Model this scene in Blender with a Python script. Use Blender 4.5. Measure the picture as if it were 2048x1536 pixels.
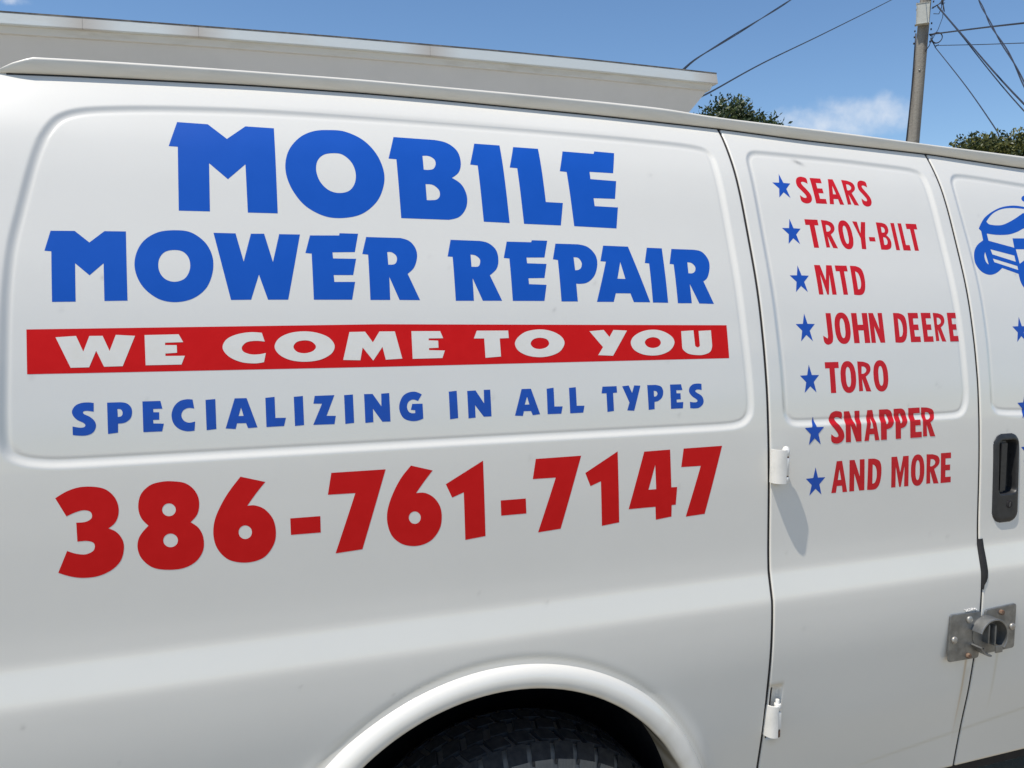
import bpy, bmesh, math, random
import numpy as np
from mathutils import Vector, Matrix
from mathutils.geometry import delaunay_2d_cdt
R = math.radians
scene = bpy.context.scene
for o in list(bpy.data.objects): bpy.data.objects.remove(o)
COL = scene.collection

# ------------------------------------------------------------ camera
cam = bpy.data.cameras.new('camera'); camo = bpy.data.objects.new('camera', cam); COL.objects.link(camo)
cam.sensor_width = 36; cam.lens = 29.09; cam.clip_start = .05; cam.clip_end = 3000
camo.location = (0, -1.326, 1.581); camo.rotation_euler = (R(90-5.28), 0, R(-19.7))
scene.camera = camo

CLOUDS = [((65.2, 74.6, 20.6), .10, .32, .12, 2.0), ((58.5, 80.0, 19.0), .05, .45, .24, 3.0), ((-19.5, 98.3, 30.9), .045, .20, .22, 5.0), ((-8.5, 98.3, 32.6), .03, .25, .50, 8.0),
          ((-80, -60, 35), .30, .4, .2, 11.0), ((70, -75, 30), .22, .4, .2, 14.0)]
CLOUDCOL = (6.2, 6.5, 6.9, 1)
SKY_STRENGTH = .115; SUN_STRENGTH = 3.9; EXPOSURE = .24
# ------------------------------------------------------------ light
SUN = Vector((.067, .0205, -.163)).normalized()           # the way the sunlight travels
EL = math.asin(-SUN.z); AZ = math.atan2(-SUN.x, -SUN.y)
world = bpy.data.worlds.new('World'); scene.world = world; world.use_nodes = True
nt = world.node_tree; nt.nodes.clear()
N = lambda t: nt.nodes.new(t)
sky = N('ShaderNodeTexSky'); sky.sky_type = 'NISHITA'; sky.sun_disc = False
sky.sun_elevation = EL; sky.sun_rotation = AZ; sky.altitude = 0
sky.air_density = 1.0; sky.dust_density = .1; sky.ozone_density = 4.0
tc = N('ShaderNodeTexCoord')
def cloud(direction, size, squash, thresh, seed):
    """soft cumulus wisp around one direction of the sky; returns a 0..1 socket"""
    d = Vector(direction).normalized()
    side = Vector((d.y, -d.x, 0)).normalized(); up = side.cross(d)
    def dot(v):
        n = N('ShaderNodeVectorMath'); n.operation = 'DOT_PRODUCT'
        nt.links.new(tc.outputs['Generated'], n.inputs[0]); n.inputs[1].default_value = v; return n.outputs['Value']
    def m(op, a, b=None):
        n = N('ShaderNodeMath'); n.operation = op
        for i, s in enumerate((a, b)):
            if s is None: continue
            if isinstance(s, (int, float)): n.inputs[i].default_value = s
            else: nt.links.new(s, n.inputs[i])
        return n.outputs[0]
    a = m('DIVIDE', dot(side), size); b = m('DIVIDE', m('SUBTRACT', dot(up), 0), size*squash)
    r2 = m('ADD', m('MULTIPLY', a, a), m('MULTIPLY', b, b))
    front = m('GREATER_THAN', dot(d), 0)
    no = N('ShaderNodeTexNoise'); no.noise_dimensions = '4D'; no.inputs['W'].default_value = seed
    no.inputs['Scale'].default_value = 1.6/size; no.inputs['Detail'].default_value = 9; no.inputs['Roughness'].default_value = .58
    nt.links.new(tc.outputs['Generated'], no.inputs['Vector'])
    s = m('ADD', m('MULTIPLY', m('SUBTRACT', 1, r2), .55), m('MULTIPLY', m('SUBTRACT', no.outputs[0], .5), 1.5))
    mr = N('ShaderNodeMapRange'); mr.interpolation_type = 'SMOOTHSTEP'
    mr.inputs[1].default_value = thresh; mr.inputs[2].default_value = thresh+.6
    nt.links.new(s, mr.inputs[0])
    return m('MULTIPLY', mr.outputs[0], front), m
mask = None
for c in CLOUDS:
    v, m_ = cloud(*c)
    mask = v if mask is None else m_('MAXIMUM', mask, v)
mx = N('ShaderNodeMix'); mx.data_type = 'RGBA'; mx.inputs[7].default_value = CLOUDCOL
nt.links.new(m_('MULTIPLY', mask, .8), mx.inputs[0]); hs = N('ShaderNodeHueSaturation'); hs.inputs['Saturation'].default_value = 1.08; nt.links.new(sky.outputs[0], hs.inputs['Color']); nt.links.new(hs.outputs[0], mx.inputs[6])
bg = N('ShaderNodeBackground'); bg.inputs[1].default_value = SKY_STRENGTH
nt.links.new(mx.outputs[2], bg.inputs[0])
wo = N('ShaderNodeOutputWorld'); nt.links.new(bg.outputs[0], wo.inputs[0])

sl = bpy.data.lights.new('sun', 'SUN'); sl.energy = SUN_STRENGTH; sl.angle = R(.55); sl.color = (1, .945, .85)
so = bpy.data.objects.new('sun', sl); COL.objects.link(so); so.rotation_euler = SUN.to_track_quat('-Z', 'Y').to_euler()
so.location = (-3, -3, 8)
scene.view_settings.view_transform = 'Standard'; scene.view_settings.look = 'None'
scene.view_settings.gamma = 1; scene.view_settings.exposure = EXPOSURE; scene.view_settings.use_curve_mapping = False
# ------------------------------------------------------------ helpers
def link(name, me, parent=None):
    o = bpy.data.objects.new(name, me); COL.objects.link(o)
    if parent: o.parent = parent
    return o
def tag(o, label=None, cat=None, group=None, kind=None):
    for k, v in (('label', label), ('category', cat), ('group', group), ('kind', kind)):
        if v: o[k] = v
    return o
def empty(name, loc, **k):
    o = bpy.data.objects.new(name, None); COL.objects.link(o); o.location = loc; o.empty_display_size = .1
    bpy.context.view_layer.update(); tag(o, **k); return o
def mesh(name, V, F, mat, parent=None, smooth=True, sharp=None):
    me = bpy.data.meshes.new(name)
    off = Vector((0, 0, 0))
    p = parent
    while p is not None: off += p.location; p = p.parent
    if off.length > 0: V = [(v[0]-off.x, v[1]-off.y, v[2]-off.z) for v in V]
    me.from_pydata([tuple(map(float, v)) for v in V], [], F)
    me.materials.append(mat)
    if smooth:
        me.shade_smooth()
        if sharp is not None: me.set_sharp_from_angle(angle=R(sharp))
    me.update()
    return link(name, me, parent)
def bm_mesh(name, bm, mat, parent=None, smooth=True, sharp=35):
    V = [v.co.copy() for v in bm.verts]; bm.verts.index_update()
    F = [[v.index for v in f.verts] for f in bm.faces]; bm.free()
    return mesh(name, V, F, mat, parent, smooth, sharp)
def box(name, lo, hi, mat, parent=None, bev=.003):
    bm = bmesh.new(); bmesh.ops.create_cube(bm, size=1)
    for v in bm.verts: v.co = Vector([lo[i]+(v.co[i]+.5)*(hi[i]-lo[i]) for i in range(3)])
    if bev: bmesh.ops.bevel(bm, geom=bm.edges[:], offset=bev, segments=2, affect='EDGES', profile=.6)
    return bm_mesh(name, bm, mat, parent)
def tube(path, rad, n=8, cap=True):
    """V, F of a round tube along path; rad number or list"""
    P_ = [Vector(p) for p in path]; V = []; F = []
    up = Vector((0, 0, 1))
    for i, p in enumerate(P_):
        t = (P_[min(i+1, len(P_)-1)]-P_[max(i-1, 0)]).normalized()
        a = t.cross(up if abs(t.z) < .95 else Vector((1, 0, 0))).normalized(); b = a.cross(t)
        r = rad[i] if isinstance(rad, (list, tuple)) else rad
        for k in range(n):
            th = 2*math.pi*k/n; V.append(p+a*(r*math.cos(th))+b*(r*math.sin(th)))
    for i in range(len(P_)-1):
        for k in range(n):
            F.append([i*n+k, i*n+(k+1) % n, (i+1)*n+(k+1) % n, (i+1)*n+k])
    if cap: F.append(list(range(n))[::-1]); F.append([(len(P_)-1)*n+k for k in range(n)])
    return V, F
def join(parts):
    V = []; F = []
    for v, f in parts:
        b = len(V); V += list(v); F += [[i+b for i in q] for q in f]
    return V, F
def spline(pts, step=.004, closed=True):
    """points (x, z, smooth?) -> polyline; smooth runs are Catmull-Rom curves"""
    n = len(pts); out = []
    for i in range(n if closed else n-1):
        p0, p1, p2, p3 = pts[(i-1) % n], pts[i], pts[(i+1) % n], pts[(i+2) % n]
        a = np.array(p1[:2]); b = np.array(p2[:2]); L = np.hypot(*(b-a))
        if p1[2] or p2[2]:
            m = max(3, int(L/step)+1)
            ta = (b-np.array(p0[:2]))/2 if p1[2] else None
            tb = (np.array(p3[:2])-a)/2 if p2[2] else None
            if ta is not None:
                la = np.hypot(*ta); ta = ta*min(1, L/(la+1e-9))
            if tb is not None:
                lb = np.hypot(*tb); tb = tb*min(1, L/(lb+1e-9))
            if ta is None: ta = 1.5*(b-a)-.5*tb
            if tb is None: tb = 1.5*(b-a)-.5*ta
            for k in range(m):
                t = k/m
                out.append((2*t**3-3*t*t+1)*a+(t**3-2*t*t+t)*ta+(-2*t**3+3*t*t)*b+(t**3-t*t)*tb)
        else:
            m = max(1, int(L/(step*3)))
            for k in range(m): out.append(a+(b-a)*k/m)
    return np.array(out)
def inside(poly, x, z):
    r = np.zeros(np.shape(x), bool)
    x0, z0 = poly[:, 0], poly[:, 1]; x1, z1 = np.roll(x0, -1), np.roll(z0, -1)
    for a, b, c, d in zip(x0, z0, x1, z1):
        if b == d: continue
        r ^= ((b > z) != (d > z)) & (x < (c-a)*(z-b)/(d-b)+a)
    return r
def sdist(poly, x, z):
    d = np.full(np.shape(x), 9.0)
    x0, z0 = poly[:, 0], poly[:, 1]; x1, z1 = np.roll(x0, -1), np.roll(z0, -1)
    for a, b, c, e in zip(x0, z0, x1, z1):
        L2 = (c-a)**2+(e-b)**2
        if L2 < 1e-12: continue
        t = np.clip(((x-a)*(c-a)+(z-b)*(e-b))/L2, 0, 1)
        d = np.minimum(d, np.hypot(x-a-t*(c-a), z-b-t*(e-b)))
    return np.where(inside(poly, x, z), d, -d)
def sm(t): t = np.clip(t, 0, 1); return t*t*(3-2*t)

# ------------------------------------------------------------ materials
def material(name, base, rough=.5, metal=0., coat=0., noise=None, bump=None, spec=.5, stain_tint=None):
    m = bpy.data.materials.new(name); m.use_nodes = True; t = m.node_tree; b = t.nodes['Principled BSDF']
    b.inputs['Base Color'].default_value = (*base, 1); b.inputs['Roughness'].default_value = rough
    b.inputs['Metallic'].default_value = metal; b.inputs['Coat Weight'].default_value = coat
    b.inputs['Coat Roughness'].default_value = .04; b.inputs['Specular IOR Level'].default_value = spec
    col = None
    tc = t.nodes.new('ShaderNodeTexCoord')
    if noise:                                   # (scale, second colour, low, high[, stretch])
        n = t.nodes.new('ShaderNodeTexNoise'); n.inputs['Scale'].default_value = noise[0]; n.inputs['Detail'].default_value = 8
        n.inputs['Roughness'].default_value = .6
        mp = t.nodes.new('ShaderNodeMapping')
        if len(noise) > 4: mp.inputs['Scale'].default_value = noise[4]
        t.links.new(tc.outputs['Object'], mp.inputs[0]); t.links.new(mp.outputs[0], n.inputs['Vector'])
        r = t.nodes.new('ShaderNodeMapRange'); r.inputs[1].default_value = noise[2]; r.inputs[2].default_value = noise[3]
        t.links.new(n.outputs[0], r.inputs[0])
        x = t.nodes.new('ShaderNodeMix'); x.data_type = 'RGBA'; x.inputs[6].default_value = (*base, 1); x.inputs[7].default_value = (*noise[1], 1)
        t.links.new(r.outputs[0], x.inputs[0]); col = x.outputs[2]
    if stain_tint:                                   # colour attribute painted on the mesh: alpha = amount
        a = t.nodes.new('ShaderNodeAttribute'); a.attribute_name = 'stain_tint'
        x = t.nodes.new('ShaderNodeMix'); x.data_type = 'RGBA'
        if col: t.links.new(col, x.inputs[6])
        else: x.inputs[6].default_value = (*base, 1)
        t.links.new(a.outputs['Color'], x.inputs[7]); t.links.new(a.outputs['Alpha'], x.inputs[0]); col = x.outputs[2]
    if col: t.links.new(col, b.inputs['Base Color'])
    if bump:                                    # (scale, strength, distance)
        n = t.nodes.new('ShaderNodeTexNoise'); n.inputs['Scale'].default_value = bump[0]; n.inputs['Detail'].default_value = 4
        t.links.new(tc.outputs['Object'], n.inputs['Vector'])
        u = t.nodes.new('ShaderNodeBump'); u.inputs['Strength'].default_value = bump[1]; u.inputs['Distance'].default_value = bump[2]
        t.links.new(n.outputs[0], u.inputs['Height']); t.links.new(u.outputs[0], b.inputs['Normal'])
        if coat: t.links.new(u.outputs[0], b.inputs['Coat Normal'])
    return m
PAINT = material('white_paint', (.80, .770, .700), .28, coat=1, noise=(3.1, (.77, .740, .670), .35, .8), bump=(5, .35, .0012), stain_tint=True)
TRIM = material('white_trim', (.80, .775, .72), .3, coat=.6, noise=(25, (.62, .61, .56), .5, .85))
RAILP = material('rail_paint', (.84, .79, .69), .38, coat=.4, noise=(9, (.70, .66, .57), .45, .8, (1, 1, 6)))
BLUE = material('blue_vinyl', (.009, .090, .46), .34, noise=(14, (.011, .096, .48), .4, .7), spec=.22)
NAVY = material('star_vinyl', (.016, .085, .42), .38, noise=(40, (.016, .09, .47), .4, .7), spec=.22)
RED = material('red_vinyl', (.62, .009, .009), .42, noise=(40, (.65, .011, .011), .4, .7), spec=.12)
REDL = material('small_red_vinyl', (.64, .012, .020), .40, noise=(60, (.56, .012, .018), .4, .7), spec=.25)
WHITE = material('white_vinyl', (.80, .770, .700), .32, coat=.3, noise=(40, (.775, .74, .66), .4, .7))
BLACK = material('black_rubber', (.016, .015, .016), .7, noise=(60, (.03, .028, .026), .45, .8), bump=(300, .3, .0006))
DARK = material('dark_cavity', (.014, .011, .012), .8, noise=(14, (.035, .030, .028), .4, .8))
PLAST = material('black_plastic', (.022, .022, .023), .42, noise=(90, (.035, .035, .036), .4, .8), bump=(700, .25, .0004))
STEEL = material('galvanised_steel', (.20, .20, .195), .45, metal=.75, noise=(45, (.33, .33, .32), .35, .75), bump=(180, .2, .0005))
BOLT = material('bolt_steel', (.42, .41, .38), .45, metal=.6, noise=(160, (.25, .13, .07), .5, .75))
RUST = material('rusty_steel', (.12, .055, .03), .8, noise=(200, (.26, .19, .13), .4, .7), bump=(400, .5, .001))
TYRE = material('tyre_rubber', (.036, .036, .038), .62, noise=(70, (.08, .077, .072), .4, .75), bump=(220, .35, .001))
SIDEW = material('tyre_sidewall', (.22, .205, .18), .8, noise=(60, (.28, .26, .22), .4, .75), bump=(220, .35, .001))
RIM = material('wheel_steel', (.45, .45, .44), .4, metal=.5, noise=(30, (.3, .29, .27), .4, .8))
GLASS = material('tinted_glass', (.012, .014, .014), .04, coat=1, noise=(4, (.015, .017, .017), .4, .7))
FASC = material('fascia_paint', (.64, .67, .655), .55, noise=(2.2, (.60, .59, .54), .55, .85, (1, 1, 3)), bump=(60, .3, .002), stain_tint=True)
CREAM = material('eave_paint', (.66, .64, .59), .65, noise=(3.5, (.46, .42, .34), .5, .9, (1, 1, 5)), bump=(40, .3, .002))
SOFF = material('soffit_paint', (.64, .625, .605), .7, noise=(1.6, (.57, .56, .54), .45, .8), bump=(30, .3, .002))
ROOFM = material('roof_felt', (.11, .10, .09), .9, noise=(9, (.26, .23, .19), .45, .7), bump=(60, .8, .006))
STUCCO = material('stucco', (.55, .53, .49), .8, noise=(3, (.48, .46, .42), .4, .8), bump=(90, .6, .004))
WOOD = material('weathered_wood', (.27, .245, .205), .85, noise=(7, (.13, .11, .09), .42, .72, (1, 1, .07)), bump=(26, .8, .012))
CABLE = material('cable_black', (.02, .02, .028), .5, noise=(9, (.035, .034, .04), .4, .7))
BOXM = material('meter_box_plastic', (.50, .50, .45), .5, noise=(12, (.40, .40, .35), .4, .8))
BARK = material('bark', (.10, .075, .055), .9, noise=(12, (.05, .04, .03), .4, .7), bump=(30, .9, .01))
GROUND = material('worn_asphalt', (.33, .285, .21), .9, noise=(.8, (.27, .235, .17), .35, .75), bump=(160, .8, .006))
BOUNCE = material('bounce_concrete', (.55, .53, .48), .85, noise=(.8, (.45, .43, .39), .35, .75), bump=(40, .5, .006))

# ------------------------------------------------------------ the ground
V = []; F = []
xs = [-600, -60, -12, -4, 0, 4, 12, 60, 600]
for y in xs:
    for x in xs: V.append((x, y, 0))
for j in range(8):
    for i in range(8): F.append([j*9+i, j*9+i+1, (j+1)*9+i+1, (j+1)*9+i])
tag(mesh('ground', V, F, GROUND, smooth=False), kind='structure')
V = []; F = []
for x in (-14, -6, 0, 6, 12):
    for y, z in ((2.25, .0), (2.25, .10), (2.27, .12), (4.9, .13)): V.append((x, y-.068*x, z))
for k in range(4):
    for j in range(3): F.append([4*k+j, 4*k+4+j, 4*k+5+j, 4*k+1+j])
tag(mesh('bounce_pavement', V, F, BOUNCE, smooth=False), kind='structure')  # unseen pale strip, added to bounce sunlight up onto the soffit

# ------------------------------------------------------------ the van: shape of its side
PZ = [(.391, .06375), (.5381, .0476), (.635, .034), (.7225, .0187), (.8033, .00935), (.8798, .00128), (.9265, -.00085), (.975, -.0004), (.999, .0010),
      (1.057, .0154), (1.0965, .01830), (1.156, .01997), (1.241, .02252), (1.326, .02763), (1.411, .0357), (1.496, .0493), (1.581, .06715),
      (1.6405, .0833), (1.7085, .10625), (1.802, .13855), (1.8615, .1632), (1.921, .19805), (1.955, .2227), (1.989, .255), (2.091, .357)]
_z = np.arange(.38, 2.1, .002); _t = np.interp(_z, [a for a, b in PZ], [b for a, b in PZ])
def _sm(w):
    k = np.exp(-.5*(np.arange(-40, 41)*.002/w)**2); k /= k.sum(); return np.convolve(np.pad(_t, 40, mode='reflect', reflect_type='odd'), k, 'valid')
_w = np.exp(-((_z-1.028)/.06)**4); _T = _sm(.0055)*_w+_sm(.020)*(1-_w)
def side(z): return np.interp(z, _z, _T)
pan = lambda s: spline([(float(a)/1000, float(b)/1000, True) for a, b in (w.split(',') for w in s.split())], .008)
PANELS = [pan("-295,1410 -293,1378 -284,1364 -264,1355 -231,1350 -180,1349 0,1349 220,1349 460,1349 865,1348 940,1349 968,1355 984,1371 988,1394 987,1453 984,1550 983,1660 983,1800 983,1869 980,1896 964,1909 914,1915 739,1920 382,1923 90,1919 -50,1912 -130,1905 -190,1896 -222,1882 -241,1856 -253,1823 -263,1780 -274,1725 -284,1672 -290,1600 -293,1500"),
          pan("1064,1371 1077,1352 1102,1347 1289,1346 1500,1345 1531,1352 1545,1381 1546,1438 1545,1534 1543,1650 1542,1778 1542,1860 1535,1886 1507,1896 1400,1902 1313,1906 1102,1911 1080,1907 1067,1892 1063,1865 1060,1790 1059,1650 1060,1555 1062,1451"),
          pan("1617,1370 1634,1349 1700,1343 1850,1341 1940,1343 1960,1370 1963,1500 1960,1800 1955,1860 1930,1871 1845,1876 1689,1888 1640,1888 1621,1875 1615,1850 1613,1800 1616,1700 1617,1533")]
ARC = (.463, .510)
def emboss(i, x, z):
    d = sdist(PANELS[i], x, z)
    return .0042*sm((d+.0056)/.0112)+.00065*np.exp(-((d-.0080)/.0026)**2)
def body_y(x, z, i):
    y = side(z)+emboss(i, x, z)
    r = np.hypot(x-ARC[0], z-ARC[1])
    if i == 0:
        w = sm((.480-r)/.045); y = y*(1-w)+np.minimum(y, .004)*w
        y = y+.0012*np.exp(-((r-.4535)/.006)**2)
        t = np.clip(-.33-x, 0, .1249); y = y+.125-np.sqrt(.125**2-t*t)
    if i == 1:                                  # pocket the lower hinge sits in
        y = y+.011*sm((x-1.0305)/.004)*sm((1.062-x)/.008)*sm((z-.700)/.008)*sm((.822-z)/.014)
    return y
RAILLO = [(-.46, 1.945), (-.309, 1.951), (-.239, 1.956), (-.129, 1.961), (.071, 1.970), (.264, 1.974), (.396, 1.974), (.535, 1.972), (.75, 1.969), (1.027, 1.961), (1.229, 1.950), (1.593, 1.939), (1.878, 1.920), (2.4, 1.915), (4, 1.90)]
RAILHI = [(-.46, 1.945), (-.309, 1.957), (-.294, 1.967), (-.261, 1.980), (-.164, 1.985), (.038, 1.992), (.261, 1.997), (.529, 1.997), (.741, 1.996), (.887, 1.993), (1.02, 1.983), (1.366, 1.970), (1.905, 1.946), (2.4, 1.941), (4, 1.926)]
def lerp(T, x): return np.interp(x, [a for a, b in T], [b for a, b in T])
def smoothed(T):
    g = np.arange(-.6, 4, .01); y = lerp(T, g); k = np.exp(-.5*(np.arange(-8, 9)/3.)**2); k /= k.sum()
    y2 = np.convolve(np.pad(y, 8, mode='edge'), k, 'valid'); return lambda x: np.interp(x, g, y2)
rlo = smoothed(RAILLO); rhi = lambda x: np.where(np.asarray(x) < -.2, lerp(RAILHI, x), smoothed(RAILHI)(x))
FR = (.0, .45, .8)
van = empty('cargo_van', (1.4, .9, 0), label='white cargo van with blue and red mower repair lettering on its panelled side', cat='van')

STAINS_AND_REFLECTION = [((.36, .27, .16), lambda x, z: .40*np.exp(-((x-1.043)/.009)**2)*sm((1.237-z)/.004)*sm((z-1.222)/.014)),
          ((.42, .25, .08), lambda x, z: .62*np.exp(-((x-(1.5545+.012*(.8-z)))/.0035)**2)*sm((.806-z)/.01)*sm((z-.55)/.2)),
          ((.50, .42, .22), lambda x, z: .30*np.exp(-((x-1.648-.02*(.8-z))/.004)**2)*sm((.82-z)/.01)*sm((z-.62)/.15)),
          ((.45, .40, .28), lambda x, z: .30*np.exp(-((x-(1.560+.02*(.8-z)))/.012)**2)*sm((.79-z)/.02)*sm((z-.54)/.15)),
          ((.46, .42, .30), lambda x, z: .50*np.exp(-((np.hypot(x-ARC[0], z-ARC[1])-.4535)/.0050)**2)*.6),
          ((.42, .33, .18), lambda x, z: .45*np.exp(-((z-.822)/.006)**2)*sm((x-1.02)/.004)*sm((1.066-x)/.008)),
          ((.25, .24, .22), lambda x, z: .75*np.exp(-((z-1.894+.35*(x-1.197))/.0045)**2-((x-1.199)/.011)**2)),
          ((.42, .33, .18), lambda x, z: .35*np.exp(-((z-.700)/.012)**2-((x-1.052)/.014)**2)),
          ((.40, .37, .30), lambda x, z: .16*sm((.74-z)/.22)*(.6+.4*np.sin(x*9+z*5))+0*x),
          ((.50, .44, .28), lambda x, z: .34*np.exp(-((z-(.5836+.112*(x-1.27)))/.004)**2)*sm((x-1.2)/.15))]  # this tan line is the ground edge's reflection, painted into the colour
rng = np.random.default_rng(4)
specks = [(rng.uniform(-.3, 1.95), rng.uniform(.6, 1.9), rng.uniform(.0025, .0045), rng.uniform(.08, .3)) for _ in range(60)]
def stain_reflection_attr(o, X, Z, cb=None):
    C = np.zeros((len(X), 4), np.float32); C[:, :3] = .4
    for c, f in STAINS_AND_REFLECTION:
        a = f(X, Z); k = a > C[:, 3]; C[k, :3] = c; C[k, 3] = a[k]
    for a, b, s, w in specks:
        q = w*np.exp(-((X-a)**2+(Z-b)**2)/s**2); k = q > C[:, 3]; C[k, :3] = (.22, .20, .17); C[k, 3] = q[k]
    at = o.data.color_attributes.new('stain_tint', 'FLOAT_COLOR', 'POINT'); at.data.foreach_set('color', C.ravel())
def body_panel(name, i, x0, x1, hem0=True, hem1=True, z0=.52):
    cols = []                                            # (x, added depth): a rolled hem at each free edge
    hem = [(0., .012), (0., .003), (.0003, .0015), (.0009, .0006), (.0018, .0001), (.003, 0)]
    if hem0: cols += [(x0+a, b) for a, b in hem]
    fx = {0: [(-.31, -.12), (.945, 1.0)], 1: [(1.045, 1.11), (1.495, 1.56)], 2: [(1.603, 1.66), (1.92, 1.975)]}[i]
    x = x0+.006
    while x < x1-.006: cols.append((x, 0.)); x += .0019 if any(a < x < b for a, b in fx) else .0058
    if hem1: cols += [(x1-a, b) for a, b in hem[::-1]]
    zs = []; z = z0
    while z < 1.926: zs.append(z); z += .0018 if 1.333 < z < 1.372 or z > 1.84 else (.0048 if z < 1.05 else .0062)
    nz = len(zs)
    X = []; Z = []; A = []
    for x, a in cols:
        top = float(rlo(x))+.006
        zc = zs+[zs[-1]+(top-zs[-1])*k/6 for k in range(1, 7)]
        X += [x]*len(zc); Z += zc; A += [a]*len(zc)
    # folded-under bottom edge
    X, Z, A = map(np.array, (X, Z, A)); m = nz+6
    Y = body_y(X, Z, i)+A
    Y = np.where(np.arange(len(Z)) % m == 0, Y+.03, Y)
    F = []
    for c in range(len(cols)-1):
        for r in range(m-1):
            a = c*m+r
            if i == 0:
                cx = (X[a]+X[a+m])/2; cz = (Z[a]+Z[a+1])/2
                if math.hypot(cx-ARC[0], cz-ARC[1]) < .427 or (cz < ARC[1] and abs(cx-ARC[0]) < .427): continue
            if i == 2 and 1.630 < X[a] < 1.687 and 1.164 < Z[a] < 1.284: continue
            F.append([a, a+m, a+m+1, a+1])
    o = mesh(name, list(zip(X, Y, Z)), F, PAINT, van)
    stain_reflection_attr(o, X, Z); return o
side_panel = body_panel('side_panel', 0, -.455, 1.0222, hem0=False)
rear_door = body_panel('rear_side_door', 1, 1.0280, 1.5765); rear_door['label'] = 'wider side door with a starred list in red letters'
front_door = body_panel('front_side_door', 2, 1.5825, 1.992); front_door['label'] = 'narrower side door with black handle and blue mower picture'
OWNER = {'side_panel': side_panel, 'rear_side_door': rear_door, 'front_side_door': front_door}
# dark seals behind the two gaps
for x in (1.0251, 1.5795):
    zs = np.arange(.5, 1.97, .02); V = []; F = []
    for z in zs:
        y = float(side(z))+.0030; V += [(x-.012, y, z), (x+.012, y, z)]
    for k in range(len(zs)-1): F.append([2*k, 2*k+1, 2*k+3, 2*k+2])
    mesh('door_seal', V, F, DARK, van)
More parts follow.
